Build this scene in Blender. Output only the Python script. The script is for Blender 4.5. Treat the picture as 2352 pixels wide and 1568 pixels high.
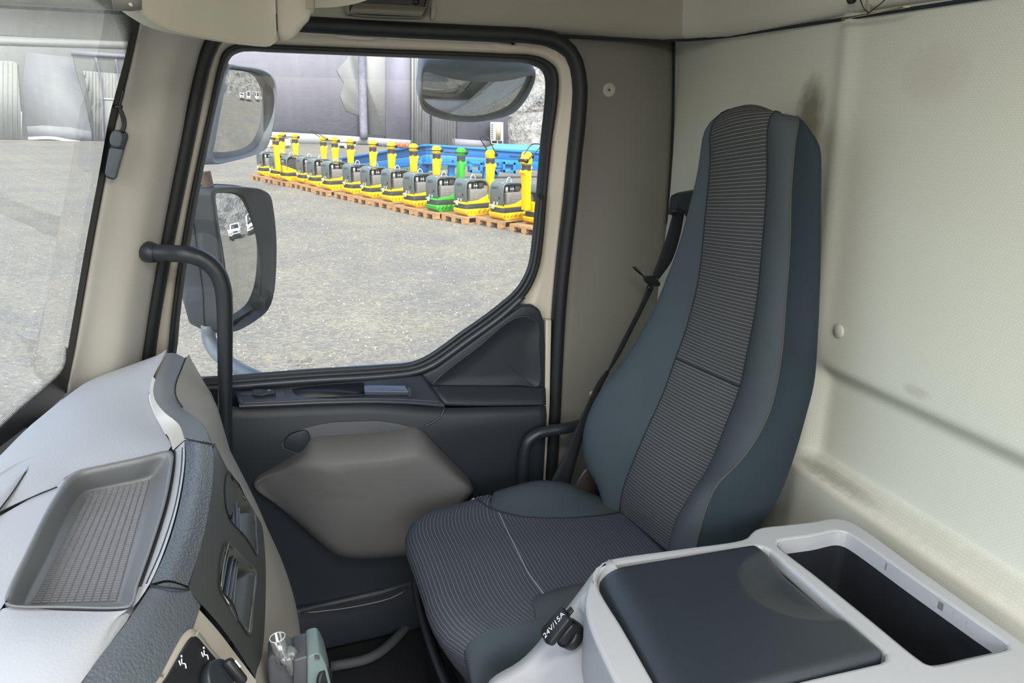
import bpy, bmesh, math, random
from mathutils import Vector as V, Matrix
random.seed(7)
S = bpy.context.scene
for o in list(bpy.data.objects): bpy.data.objects.remove(o, do_unlink=True)
COL = S.collection

# ------------------------------------------------------------------ camera, world, sun, exposure
# vehicle axes: +x rear of the truck, +y its passenger side, +z up; ground z = 0, cab floor about 1 m
FPX = 1700.0; CX, CY = 1176.0, 784.0
CAM = V((0, 0, 2.3))
dY = V((604-CX, 245-CY, FPX)).normalized()
dX = V((6620-CX, 366-CY, FPX)); dX = (dX - dY*dX.dot(dY)).normalized()
dZ = dX.cross(dY)
if dZ.y > 0: dZ = -dZ
cam_d = bpy.data.cameras.new('camera'); cam_d.sensor_width = 36; cam_d.lens = FPX/2352*36
cam_d.clip_start = 0.02; cam_d.clip_end = 500
cam = bpy.data.objects.new('camera', cam_d); COL.objects.link(cam)
right = V((dX.x, dY.x, dZ.x)); down = V((dX.y, dY.y, dZ.y)); fwd = V((dX.z, dY.z, dZ.z))
M = Matrix.Identity(4)
for i in range(3):
    M[i][0] = right[i]; M[i][1] = -down[i]; M[i][2] = -fwd[i]; M[i][3] = CAM[i]
cam.matrix_world = M
S.camera = cam
S.view_settings.view_transform = 'Standard'; S.view_settings.look = 'None'
S.view_settings.exposure = 0.36; S.view_settings.gamma = 1.0; S.view_settings.use_curve_mapping = False
S.cycles.max_bounces = 10; S.cycles.diffuse_bounces = 5; S.cycles.transparent_max_bounces = 12
S.cycles.caustics_reflective = False; S.cycles.caustics_refractive = False
S.cycles.sample_clamp_indirect = 6.0

# added fill light under the roof, no lamp seen, brightens upper walls and lining
fill_d = bpy.data.lights.new('ceiling_fill', 'AREA'); fill_d.shape = 'RECTANGLE'; fill_d.size = 0.5; fill_d.size_y = 0.22; fill_d.energy = 11; fill_d.color = (1.0, 0.97, 0.88)
dome = bpy.data.objects.new('ceiling_fill', fill_d); COL.objects.link(dome); dome.location = (0.15, 0.15, 2.735)
w = bpy.data.worlds.new('sky'); S.world = w; w.use_nodes = True
nt = w.node_tree; bg = nt.nodes['Background']
sky = nt.nodes.new('ShaderNodeTexSky'); sky.sky_type = 'NISHITA'; sky.sun_disc = False
sky.sun_elevation = math.radians(52); sky.sun_rotation = math.radians(200); sky.dust_density = 4.0; sky.air_density = 1.0
hs = nt.nodes.new('ShaderNodeHueSaturation'); hs.inputs['Saturation'].default_value = 0.85
nt.links.new(sky.outputs[0], hs.inputs['Color']); nt.links.new(hs.outputs[0], bg.inputs['Color'])
bg.inputs['Strength'].default_value = 0.69
sun_d = bpy.data.lights.new('sun', 'SUN'); sun_d.energy = 5; sun_d.angle = math.radians(2.5); sun_d.color = (1.0, 0.95, 0.86)
sun = bpy.data.objects.new('sun', sun_d); COL.objects.link(sun); sun.location = (0, -20, 40)
sun.rotation_euler = V((-0.22, 0.58, -0.80)).to_track_quat('-Z', 'Y').to_euler()

# ------------------------------------------------------------------ helpers
def ray(px, py):
    c = V((px-CX, py-CY, FPX)); return V((dX.dot(c), dY.dot(c), dZ.dot(c)))
def P(px, py, **k):
    d = ray(px, py); (a, v), = k.items(); i = 'xyz'.index(a)
    return CAM + d*((v-CAM[i])/d[i])
def Py(pts): return [P(a, b, y=c) for a, b, c in pts]
def Pz(pts): return [P(a, b, z=c) for a, b, c in pts]
def py(pts, y): return [P(a, b, y=y) for a, b in pts]
def pz(pts, z): return [P(a, b, z=z) for a, b in pts]

def lin(c):
    c = c/255.0
    return c/12.92 if c <= 0.04045 else ((c+0.055)/1.055)**2.4
def rgb(r, g, b): return (lin(r), lin(g), lin(b), 1)

def new_mat(name):
    m = bpy.data.materials.new(name); m.use_nodes = True
    nt = m.node_tree; b = nt.nodes['Principled BSDF']; return m, nt, b
def N(nt, t, **k):
    n = nt.nodes.new(t)
    for a, v in k.items(): setattr(n, a, v)
    return n
def L(nt, a, b): nt.links.new(a, b)
def math_n(nt, op, a, b=None):
    n = N(nt, 'ShaderNodeMath', operation=op)
    for i, v in enumerate((a, b)):
        if v is None: continue
        if isinstance(v, (int, float)): n.inputs[i].default_value = v
        else: L(nt, v, n.inputs[i])
    return n.outputs[0]
def mixc(nt, fac, c1, c2):
    n = N(nt, 'ShaderNodeMix', data_type='RGBA')
    if isinstance(fac, (int, float)): n.inputs[0].default_value = fac
    else: L(nt, fac, n.inputs[0])
    for i, c in ((6, c1), (7, c2)):
        if isinstance(c, tuple): n.inputs[i].default_value = c
        else: L(nt, c, n.inputs[i])
    return n.outputs[2]
def coords(nt, kind='Object'): return N(nt, 'ShaderNodeTexCoord').outputs[kind]
def noise(nt, co, scale, detail=3, rough=0.55):
    n = N(nt, 'ShaderNodeTexNoise'); n.inputs['Scale'].default_value = scale; n.inputs['Detail'].default_value = detail
    n.inputs['Roughness'].default_value = rough; L(nt, co, n.inputs['Vector']); return n.outputs['Fac']
def ramp(nt, fac, a, b, ca=(0,0,0,1), cb=(1,1,1,1)):
    n = N(nt, 'ShaderNodeValToRGB'); n.color_ramp.elements[0].position = a; n.color_ramp.elements[1].position = b
    n.color_ramp.elements[0].color = ca; n.color_ramp.elements[1].color = cb; L(nt, fac, n.inputs[0]); return n.outputs[0]
def bump(nt, b, h, strength, dist=0.002):
    n = N(nt, 'ShaderNodeBump'); n.inputs['Strength'].default_value = strength; n.inputs['Distance'].default_value = dist
    L(nt, h, n.inputs['Height']); L(nt, n.outputs[0], b.inputs['Normal'])

def plain(name, c, rough=0.5, metal=0.0, var=0.08, vscale=6.0, grain=0.0, gscale=500.0, spec=0.5, kind='noise', dist=0.001):
    """one colour with a little mottling and optional fine grain"""
    m, nt, b = new_mat(name); co = coords(nt)
    c = rgb(*c)
    f = noise(nt, co, vscale)
    lo = tuple(x*(1-var) for x in c[:3])+(1,); hi = tuple(min(1, x*(1+var)) for x in c[:3])+(1,)
    L(nt, mixc(nt, f, lo, hi), b.inputs['Base Color'])
    b.inputs['Roughness'].default_value = rough; b.inputs['Metallic'].default_value = metal
    b.inputs['Specular IOR Level'].default_value = spec
    if grain:
        if kind == 'leather':
            v = N(nt, 'ShaderNodeTexVoronoi', feature='SMOOTH_F1'); v.inputs['Scale'].default_value = gscale; v.inputs['Smoothness'].default_value = 0.25
            L(nt, co, v.inputs['Vector']); h = math_n(nt, 'MULTIPLY', v.outputs['Distance'], -1.0)
        else: h = noise(nt, co, gscale, 2)
        bump(nt, b, h, grain, dist)
    return m

OFF = {}
def off(p):
    while p is not None:
        if p.name in OFF: return OFF[p.name]
        p = p.parent
    return V((0, 0, 0))
def link(o, parent=None, m=None):
    COL.objects.link(o)
    if parent is not None: o.parent = parent
    if m is not None: o.data.materials.append(m)
    return o
def mk(name, verts, faces, m, parent=None, smooth=True, uv=None, solid=0.0, bev=0.0, soff=0.0, seg=2):
    d = off(parent)
    me = bpy.data.meshes.new(name); me.from_pydata([V(v)-d for v in verts], [], faces)
    if uv is not None:
        l = me.uv_layers.new(name='UVMap')
        for lp in me.loops: l.data[lp.index].uv = uv[lp.vertex_index]
    for p in me.polygons: p.use_smooth = smooth
    o = bpy.data.objects.new(name, me); link(o, parent, m)
    if solid:
        s = o.modifiers.new('solid', 'SOLIDIFY'); s.thickness = solid; s.offset = soff
    if bev:
        s = o.modifiers.new('bevel', 'BEVEL'); s.width = bev; s.segments = seg; s.limit_method = 'ANGLE'; s.angle_limit = math.radians(30)
    return o
def fix(o):
    bm = bmesh.new(); bm.from_mesh(o.data); bmesh.ops.recalc_face_normals(bm, faces=bm.faces); bm.to_mesh(o.data); bm.free(); return o
def thing(name, label, cat, loc=(0, 0, 0), group=None):
    o = bpy.data.objects.new(name, None); COL.objects.link(o); o.location = loc; o.empty_display_size = 0.1
    o['label'] = label; o['category'] = cat
    if group: o['group'] = group
    OFF[o.name] = V(loc); return o
def tag(o, label, cat, group=None):
    o['label'] = label; o['category'] = cat
    if group: o['group'] = group
    return o
def struct(o, label=None):
    o['kind'] = 'structure'
    if label: o['label'] = label
    return o

def cat(pts, n, closed=False):
    """catmull-rom through pts, n samples evenly spaced along the curve"""
    pts = [V(p) for p in pts]; K = len(pts)
    if K == 2 and not closed: return [pts[0].lerp(pts[1], i/(n-1)) for i in range(n)]
    dense = []; segs = K if closed else K-1
    for i in range(segs):
        if closed: p0, p1, p2, p3 = pts[i-1], pts[i], pts[(i+1) % K], pts[(i+2) % K]
        else:
            p1, p2 = pts[i], pts[i+1]
            p0 = pts[i-1] if i else p1*2-p2
            p3 = pts[i+2] if i+2 < K else p2*2-p1
        def tj(t, a, b): return t+max((b-a).length, 1e-6)**0.5
        t0 = 0; t1 = tj(t0, p0, p1); t2 = tj(t1, p1, p2); t3 = tj(t2, p2, p3)
        for s in range(12):
            t = t1+(t2-t1)*s/12
            A1 = p0*((t1-t)/(t1-t0))+p1*((t-t0)/(t1-t0)); A2 = p1*((t2-t)/(t2-t1))+p2*((t-t1)/(t2-t1)); A3 = p2*((t3-t)/(t3-t2))+p3*((t-t2)/(t3-t2))
            B1 = A1*((t2-t)/(t2-t0))+A2*((t-t0)/(t2-t0)); B2 = A2*((t3-t)/(t3-t1))+A3*((t-t1)/(t3-t1))
            dense.append(B1*((t2-t)/(t2-t1))+B2*((t-t1)/(t2-t1)))
    dense.append(pts[0] if closed else pts[-1])
    cum = [0.0]
    for a, b in zip(dense, dense[1:]): cum.append(cum[-1]+(b-a).length)
    out = []; j = 0; T = cum[-1]; cnt = n if closed else n-1
    for i in range(n):
        s = T*i/cnt
        while j < len(cum)-2 and cum[j+1] < s: j += 1
        d = cum[j+1]-cum[j]; out.append(dense[j].lerp(dense[j+1], 0 if d < 1e-9 else (s-cum[j])/d))
    return out
def loft(curves, n=24, m=4):
    """grid through several curves; returns verts, faces, uv in metres"""
    cs = [cat(c, n) for c in curves]
    rows = []
    for i in range(n):
        pts = [c[i] for c in cs]
        rows.append(cat(pts, m*(len(cs)-1)+1) if len(cs) > 2 else cat(pts, m+1))
    return grid(rows)
def grid(rows):
    n = len(rows); k = len(rows[0])
    vs = [p for r in rows for p in r]
    fs = [(i*k+j, i*k+j+1, (i+1)*k+j+1, (i+1)*k+j) for i in range(n-1) for j in range(k-1)]
    mid = k//2; uv = []; acc = 0
    for i in range(n):
        if i: acc += (rows[i][mid]-rows[i-1][mid]).length
        a = 0
        for j in range(k):
            if j: a += (rows[i][j]-rows[i][j-1]).length
            uv.append((a, acc))
    return vs, fs, uv
def lofted(name, curves, m, parent=None, n=24, k=4, **kw):
    vs, fs, uv = loft(curves, n, k); return mk(name, vs, fs, m, parent, uv=uv, **kw)
def tube(name, path, r, m, parent=None, n=24, seg=10, closed=False, smooth_path=True, build=True, flat=None):
    """round bar along a path, ends capped; r a number or list; flat=(axis, factor) squashes the section"""
    pts = cat(path, n, closed) if smooth_path else [V(p) for p in path]
    n = len(pts); vs = []; fs = []
    up = None
    for i, p in enumerate(pts):
        a = pts[i-1] if (i or closed) else p; b = pts[(i+1) % n] if (i < n-1 or closed) else p
        t = (b-a).normalized()
        if up is None:
            up = t.orthogonal().normalized()
        up = (up-t*up.dot(t)).normalized(); sd = t.cross(up)
        if isinstance(r, (int, float)): rr = r
        else:
            x = i/(n-1)*(len(r)-1); j = min(int(x), len(r)-2); rr = r[j]+(r[j+1]-r[j])*(x-j)
        for k in range(seg):
            q = 2*math.pi*k/seg; o = (up*math.cos(q)+sd*math.sin(q))*rr
            if flat: ax = V(flat[0]); o = o-ax*(o.dot(ax)*(1-flat[1]))
            vs.append(p+o)
    for i in range(n if closed else n-1):
        for k in range(seg):
            a = i*seg+k; b = i*seg+(k+1) % seg; c = ((i+1) % n)*seg+(k+1) % seg; d = ((i+1) % n)*seg+k
            fs.append((a, b, c, d))
    if not closed: fs.append(tuple(range(seg))[::-1]); fs.append(tuple((n-1)*seg+k for k in range(seg)))
    if not build: return vs, fs
    return mk(name, vs, fs, m, parent)
def boxv(c, s, rot=None):
    c = V(c); h = V(s)/2
    vs = [V((x*h.x, y*h.y, z*h.z)) for x in (-1, 1) for y in (-1, 1) for z in (-1, 1)]
    if rot is not None: vs = [rot @ v for v in vs]
    vs = [v+c for v in vs]
    fs = [(0, 1, 3, 2), (4, 6, 7, 5), (0, 4, 5, 1), (2, 3, 7, 6), (0, 2, 6, 4), (1, 5, 7, 3)]
    return vs, fs
def box(name, c, s, m, parent=None, bev=0.0, rot=None, smooth=False, seg=2):
    vs, fs = boxv(c, s, rot); return mk(name, vs, fs, m, parent, smooth=smooth or bev > 0, bev=bev, seg=seg)
def join(parts):
    vs = []; fs = []
    for a, b in parts:
        k = len(vs); vs += list(a); fs += [tuple(i+k for i in f) for f in b]
    return vs, fs
def prism(name, outline, ext, m, parent=None, bev=0.003, seg=2, smooth=True):
    """solid slab: outline polygon pushed along ext"""
    o = [V(p) for p in outline]; n = len(o); e = V(ext)
    vs = o+[p+e for p in o]
    fs = [tuple(range(n)), tuple(range(2*n-1, n-1, -1))]+[(i, i+n, (i+1) % n+n, (i+1) % n) for i in range(n)]
    ob = mk(name, vs, fs, m, parent, smooth=smooth, bev=bev, seg=seg); return fix(ob)
def plate(name, loops, m, parent=None, depth=0.01, bev=0.002, frame=None, smooth=True):
    """flat slab with holes. loops: lists of 3d points in one plane, first is the outline"""
    o0, u, v = frame; w = u.cross(v)
    cd = bpy.data.curves.new('tmp', 'CURVE'); cd.dimensions = '2D'; cd.fill_mode = 'BOTH'
    cd.extrude = max(depth/2-bev, 0.0002); cd.bevel_depth = bev; cd.bevel_resolution = 2; cd.offset = -bev
    for lp in loops:
        s = cd.splines.new('POLY'); s.points.add(len(lp)-1); s.use_cyclic_u = True
        for q, p in zip(s.points, lp):
            d = p-o0; q.co = (d.dot(u), d.dot(v), 0, 1)
    t = bpy.data.objects.new('tmp', cd); COL.objects.link(t)
    dg = bpy.context.evaluated_depsgraph_get(); dg.update()
    me = bpy.data.meshes.new_from_object(t.evaluated_get(dg))
    bpy.data.objects.remove(t, do_unlink=True); bpy.data.curves.remove(cd)
    d0 = off(parent); me.name = name
    for q in me.vertices: c = q.co; q.co = o0+u*c.x+v*c.y+w*c.z-d0
    me.materials.clear()
    for p in me.polygons: p.use_smooth = False
    ob = bpy.data.objects.new(name, me); return link(ob, parent, m)
def lathe(name, c, axis, prof, m, parent=None, seg=20, smooth=True, build=True):
    """prof: (radius, distance along axis) pairs"""
    ax = V(axis).normalized(); u = ax.orthogonal().normalized(); v = ax.cross(u); c = V(c)
    vs = []; fs = []; K = len(prof)
    for r, h in prof:
        for k in range(seg):
            q = 2*math.pi*k/seg; vs.append(c+ax*h+(u*math.cos(q)+v*math.sin(q))*max(r, 1e-5))
    for i in range(K-1):
        for k in range(seg):
            fs.append((i*seg+k, i*seg+(k+1) % seg, (i+1)*seg+(k+1) % seg, (i+1)*seg+k))
    fs.append(tuple(range(seg))[::-1]); fs.append(tuple((K-1)*seg+k for k in range(seg)))
    if not build: return vs, fs
    return mk(name, vs, fs, m, parent, smooth=smooth, bev=0)
def text_mesh(name, s, size, origin, u, v, m, parent=None, thick=0.0004):
    cd = bpy.data.curves.new('tmp', 'FONT'); cd.body = s; cd.size = size; cd.extrude = thick; cd.align_x = 'CENTER'; cd.align_y = 'CENTER'
    t = bpy.data.objects.new('tmp', cd); COL.objects.link(t)
    dg = bpy.context.evaluated_depsgraph_get(); dg.update()
    me = bpy.data.meshes.new_from_object(t.evaluated_get(dg)); bpy.data.objects.remove(t, do_unlink=True); bpy.data.curves.remove(cd)
    u = V(u).normalized(); v = V(v).normalized(); w = u.cross(v).normalized(); d0 = off(parent); me.name = name
    for q in me.vertices: c = q.co; q.co = V(origin)+u*c.x+v*c.y+w*c.z-d0
    me.materials.clear(); ob = bpy.data.objects.new(name, me); return link(ob, parent, m)
X3, Y3, Z3 = V((1, 0, 0)), V((0, 1, 0)), V((0, 0, 1))
DOOR = (V((0, 1.65, 2.0)), X3, Z3)          # frame of planes parallel to the side door
def rounded(pts, r, n=5):
    """round the corners of a 3d polygon"""
    pts = [V(p) for p in pts]; K = len(pts); out = []
    for i in range(K):
        a, b, c = pts[i-1], pts[i], pts[(i+1) % K]
        ra = min(r, (a-b).length*0.48); rc = min(r, (c-b).length*0.48)
        p = b+(a-b).normalized()*ra; q = b+(c-b).normalized()*rc
        for k in range(n+1):
            t = k/n; out.append(p*(1-t)**2+b*2*t*(1-t)+q*t*t)
    return out

# ------------------------------------------------------------------ materials
def wall_fabric(name, c, stains=False, axes=('Y', 'Z')):
    m, nt, b = new_mat(name); co = coords(nt)
    sp = N(nt, 'ShaderNodeSeparateXYZ'); L(nt, co, sp.inputs[0])
    # small woven squares
    def tri(ax):
        return math_n(nt, 'ABSOLUTE', math_n(nt, 'SUBTRACT', math_n(nt, 'FRACT', math_n(nt, 'MULTIPLY', sp.outputs[ax], 150.0)), 0.5))
    h = math_n(nt, 'MAXIMUM', tri(axes[0]), tri(axes[1]))
    dot = math_n(nt, 'ABSOLUTE', math_n(nt, 'SUBTRACT', h, 0.33))
    weave = ramp(nt, dot, 0.0, 0.14, (0.86, 0.86, 0.86, 1), (1, 1, 1, 1))
    n1 = noise(nt, co, 3.0, 4); n2 = noise(nt, co, 60, 3)
    C = rgb(*c); lo = tuple(x*0.90 for x in C[:3])+(1,)
    base = mixc(nt, n1, lo, C)
    mul = N(nt, 'ShaderNodeMix', data_type='RGBA', blend_type='MULTIPLY'); mul.inputs[0].default_value = 1
    L(nt, base, mul.inputs[6]); L(nt, weave, mul.inputs[7]); col = mul.outputs[2]
    if stains:
        def blot(y0, z0, ry, rz, amt, colr, wob=0.6):
            nonlocal col
            a = math_n(nt, 'DIVIDE', math_n(nt, 'SUBTRACT', sp.outputs['Y'], y0), ry)
            c2 = math_n(nt, 'DIVIDE', math_n(nt, 'SUBTRACT', sp.outputs['Z'], z0), rz)
            d = math_n(nt, 'ADD', math_n(nt, 'MULTIPLY', a, a), math_n(nt, 'MULTIPLY', c2, c2))
            d = math_n(nt, 'ADD', d, math_n(nt, 'MULTIPLY', math_n(nt, 'SUBTRACT', n2, 0.5), wob))
            f = math_n(nt, 'MULTIPLY', ramp(nt, d, 0.1, 1.0, (1, 1, 1, 1), (0, 0, 0, 1)), amt)
            col = mixc(nt, f, col, rgb(*colr))
        s = P(1862, 235, x=0.95)
        blot(s.y, s.z-0.02, 0.045, 0.075, 0.75, (96, 90, 74))
        blot(s.y+0.04, s.z-0.06, 0.13, 0.05, 0.35, (150, 140, 112))
        # dirt rubbed along the lower ledge
        blot(0.70, 1.672, 1.0, 0.016, 0.32, (140, 132, 118), 1.0)
        blot(0.62, 1.652, 0.9, 0.012, 0.30, (186, 168, 146), 1.0)
        blot(0.98, 1.668, 0.12, 0.009, 0.4, (100, 94, 86), 0.8)
        s = P(2105, 900, x=0.95); blot(s.y, s.z, 0.03, 0.012, 0.35, (150, 146, 136), 1.2)
        s = P(2150, 170, x=0.95); blot(s.y, s.z, 0.07, 0.05, 0.25, (178, 160, 150), 1.2)
    L(nt, col, b.inputs['Base Color']); b.inputs['Roughness'].default_value = 0.95; b.inputs['Specular IOR Level'].default_value = 0.1
    bump(nt, b, math_n(nt, 'ADD', dot, math_n(nt, 'MULTIPLY', n2, 0.5)), 0.25, 0.001)
    return m
def seat_stripes(name, base, stripe, pitch, width=0.14, scale_uv='V'):
    m, nt, b = new_mat(name)
    uv = N(nt, 'ShaderNodeUVMap'); uv.uv_map = 'UVMap'; sp = N(nt, 'ShaderNodeSeparateXYZ'); L(nt, uv.outputs[0], sp.inputs[0])
    v = sp.outputs['Y' if scale_uv == 'V' else 'X']; u = sp.outputs['X' if scale_uv == 'V' else 'Y']
    co = coords(nt)
    f = math_n(nt, 'FRACT', math_n(nt, 'DIVIDE', v, pitch))
    line = math_n(nt, 'LESS_THAN', f, width)
    br = math_n(nt, 'FRACT', math_n(nt, 'DIVIDE', u, 0.0035))                # the pale thread is stitched
    line = math_n(nt, 'MULTIPLY', line, ramp(nt, br, 0.1, 0.35, (0.45, 0.45, 0.45, 1), (1, 1, 1, 1)))
    n = noise(nt, co, 5, 3); n2 = noise(nt, co, 900, 2)
    C = rgb(*base); lo = tuple(x*0.8 for x in C[:3])+(1,)
    col = mixc(nt, line, mixc(nt, n, lo, C), mixc(nt, n, tuple(x*0.7 for x in rgb(*stripe)[:3])+(1,), rgb(*stripe)))
    L(nt, col, b.inputs['Base Color']); b.inputs['Roughness'].default_value = 0.9; b.inputs['Specular IOR Level'].default_value = 0.15
    rib = math_n(nt, 'ABSOLUTE', math_n(nt, 'SUBTRACT', f, 0.5))
    bump(nt, b, math_n(nt, 'ADD', math_n(nt, 'MULTIPLY', rib, -1.0), math_n(nt, 'MULTIPLY', n2, 0.3)), 0.5, 0.0015)
    return m
def glass(name, tint, dust, dcol, streaks=False, gloss=0.05, rough=0.02):
    """thin pane: clear with a mirror sheen and a film of dust"""
    m = bpy.data.materials.new(name); m.use_nodes = True; nt = m.node_tree
    for n in list(nt.nodes):
        if n.type != 'OUTPUT_MATERIAL': nt.nodes.remove(n)
    out = [n for n in nt.nodes if n.type == 'OUTPUT_MATERIAL'][0]
    t = N(nt, 'ShaderNodeBsdfTransparent'); t.inputs[0].default_value = tint
    g = N(nt, 'ShaderNodeBsdfGlossy'); g.inputs['Roughness'].default_value = rough; g.inputs[0].default_value = (1, 1, 1, 1)
    fr = N(nt, 'ShaderNodeFresnel'); fr.inputs[0].default_value = 1.35
    m1 = N(nt, 'ShaderNodeMixShader'); L(nt, math_n(nt, 'MULTIPLY', fr.outputs[0], gloss/0.022), m1.inputs[0]); L(nt, t.outputs[0], m1.inputs[1]); L(nt, g.outputs[0], m1.inputs[2])
    d = N(nt, 'ShaderNodeBsdfDiffuse'); d.inputs[0].default_value = dcol
    tr = N(nt, 'ShaderNodeBsdfTranslucent'); tr.inputs[0].default_value = dcol
    md = N(nt, 'ShaderNodeMixShader'); md.inputs[0].default_value = 0.6; L(nt, d.outputs[0], md.inputs[1]); L(nt, tr.outputs[0], md.inputs[2])
    co = coords(nt); n1 = noise(nt, co, 7, 5, 0.7)
    f = ramp(nt, n1, 0.3, 0.75, (dust*0.6,)*3+(1,), (dust*1.4,)*3+(1,))
    if streaks:
        mp = N(nt, 'ShaderNodeMapping'); mp.inputs['Scale'].default_value = (30, 45, 2.2); mp.inputs['Rotation'].default_value = (0.25, 0.1, 0)
        L(nt, co, mp.inputs[0]); n2 = noise(nt, mp.outputs[0], 1.0, 4, 0.6)
        n3 = noise(nt, co, 260, 2); spk = ramp(nt, n3, 0.70, 0.76, (0, 0, 0, 1), (0.25, 0.25, 0.25, 1))
        f = math_n(nt, 'ADD', f, ramp(nt, n2, 0.45, 0.8, (0, 0, 0, 1), (dust*1.6,)*3+(1,)))
        f = math_n(nt, 'ADD', f, math_n(nt, 'MULTIPLY', spk, dust*2))
    m2 = N(nt, 'ShaderNodeMixShader'); L(nt, f, m2.inputs[0]); L(nt, m1.outputs[0], m2.inputs[1]); L(nt, md.outputs[0], m2.inputs[2])
    L(nt, m2.outputs[0], out.inputs[0]); return m
def mirror_mat(name, dust, spot=120):
    m = bpy.data.materials.new(name); m.use_nodes = True; nt = m.node_tree; b = nt.nodes['Principled BSDF']
    b.inputs['Metallic'].default_value = 1; b.inputs['Roughness'].default_value = 0.015; b.inputs['Base Color'].default_value = (0.66, 0.67, 0.65, 1)
    d = N(nt, 'ShaderNodeBsdfDiffuse'); d.inputs[0].default_value = rgb(150, 150, 142)
    co = coords(nt); n = noise(nt, co, 9, 5, 0.7); n2 = noise(nt, co, spot, 3, 0.7)
    f = math_n(nt, 'ADD', ramp(nt, n, 0.35, 0.75, (dust*0.4,)*3+(1,), (dust*1.5,)*3+(1,)), ramp(nt, n2, 0.6, 0.8, (0, 0, 0, 1), (dust,)*3+(1,)))
    mx = N(nt, 'ShaderNodeMixShader'); L(nt, f, mx.inputs[0]); L(nt, b.outputs[0], mx.inputs[1]); L(nt, d.outputs[0], mx.inputs[2])
    L(nt, mx.outputs[0], nt.nodes['Material Output'].inputs[0]); return m

mWALL = wall_fabric('woven wall cloth', (210, 212, 200), True)
mHEAD = wall_fabric('woven roof cloth', (172, 168, 154), False, ('X', 'Z'))  # side lining: shade is put into the cloth colour
mHEADR = wall_fabric('woven roof cloth lit tone', (210, 208, 196), False, ('Y', 'Z'))  # same lining cloth, colour raised for the light on the rear part
mPILLAR = plain('warm grey pillar plastic', (186, 182, 172), 0.6, var=0.05, grain=0.12, gscale=700)
mBPIL = plain('grey pillar panel', (122, 120, 112), 0.62, var=0.05, grain=0.12, gscale=700)
mVISOR = plain('visor vinyl', (204, 200, 184), 0.65, var=0.05, grain=0.2, gscale=500)
mPAINT = plain('beige body paint', (196, 189, 174), 0.28, var=0.04, vscale=12)
mRUB = plain('black rubber', (24, 27, 30), 0.55, var=0.2, vscale=20)
mRUB2 = plain('grey black rubber', (44, 50, 55), 0.5, var=0.15, vscale=20)
mDARK = plain('charcoal door plastic', (40, 46, 52), 0.5, var=0.08, grain=0.22, gscale=900)
mDARK2 = plain('satin charcoal trim', (58, 62, 70), 0.32, var=0.05)
mPOCK = plain('taupe door pocket plastic', (98, 98, 98), 0.55, var=0.06, grain=0.18, gscale=900)
mDASH = plain('light grey dash plastic', (168, 171, 177), 0.48, var=0.05, grain=0.30, gscale=300, kind='leather', dist=0.0006)
mDASHB = plain('beige grey dash side plastic', (158, 152, 142), 0.5, var=0.05, grain=0.2, gscale=300, kind='leather', dist=0.0004)
mBAND = plain('slate leather grain band', (86, 92, 99), 0.33, var=0.06, spec=0.75, grain=0.6, gscale=300, kind='leather', dist=0.0012)
mRIDGE = plain('mid grey dash ridge', (112, 116, 119), 0.5, var=0.05, grain=0.3, gscale=500)
mVENT = plain('dark vent plastic', (62, 64, 62), 0.5, var=0.06, grain=0.3, gscale=420, kind='leather', dist=0.0005)
mTRAY = plain('grey tray rubber', (112, 114, 116), 0.42, var=0.08, vscale=14)
mTMAT = plain('grey tray mat', (122, 123, 128), 0.5, var=0.08, vscale=14)
mBLK = plain('black plastic', (26, 28, 31), 0.4, var=0.15)
mBLKS = plain('satin black tube', (38, 43, 48), 0.38, var=0.08)
mCONS = plain('light grey console plastic', (166, 168, 172), 0.42, var=0.04, grain=0.15, gscale=800)
mLID = plain('black padded vinyl', (40, 46, 53), 0.36, spec=0.6, var=0.08, vscale=18, grain=0.3, gscale=520, kind='leather', dist=0.0006)
mBIN = plain('black bin carpet', (28, 31, 36), 0.8, var=0.5, vscale=25, spec=0.2)
mSTR = seat_stripes('charcoal ribbed cloth', (72, 73, 75), (146, 146, 142), 0.0066, 0.15)
mSTRC = seat_stripes('charcoal ribbed cushion cloth', (70, 74, 83), (124, 130, 138), 0.0076, 0.13)
mSIDE = plain('slate blue seat cloth', (66, 76, 82), 0.92, var=0.16, vscale=7, grain=0.5, gscale=1400, spec=0.15)
mSIDEB = plain('dark blue seat side cloth', (42, 52, 58), 0.92, var=0.16, vscale=7, grain=0.5, gscale=1400, spec=0.15)
mSIDEG = plain('grey seat bolster cloth', (70, 76, 80), 0.92, var=0.14, vscale=7, grain=0.5, gscale=1400, spec=0.15)
mSEAM = plain('dark seam thread', (30, 36, 42), 0.9)
mSEAML = plain('pale seam thread', (120, 132, 140), 0.9)
mBELT = plain('black belt webbing', (30, 31, 36), 0.75, var=0.15, grain=0.6, gscale=1600)
mCHROME = plain('bright steel', (190, 190, 188), 0.25, 1.0)
mFLOOR = plain('dark floor mat', (22, 24, 28), 0.8, var=0.2, grain=0.3, gscale=300)
mFLOORT = plain('grey mat trim', (70, 74, 78), 0.7, var=0.15)
mWHITE = plain('pale grey button plastic', (170, 166, 158), 0.5, var=0.03)
mWALLB = plain('pale grey button on wall', (190, 190, 180), 0.6, var=0.03)
mPRINT = plain('white print', (225, 228, 228), 0.6, var=0.0)
mPRINTG = plain('grey print', (120, 122, 118), 0.6, var=0.0)
mGLASS = glass('side window glass', (0.68, 0.71, 0.69, 1), 0.035, rgb(190, 190, 180), gloss=0.03)
mWIND = glass('windscreen glass with dirt', (0.67, 0.70, 0.68, 1), 0.125, rgb(186, 190, 188), True, gloss=0.05)
mMIR = mirror_mat('mirror glass', 0.13); mMIRD = mirror_mat('dusty mirror glass', 0.36, 200)
mHOUS = plain('black mirror housing', (52, 57, 62), 0.45, var=0.2, vscale=14)
mHOUSG = plain('dusty grey mirror housing', (140, 148, 156), 0.5, var=0.25, vscale=10)
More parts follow.
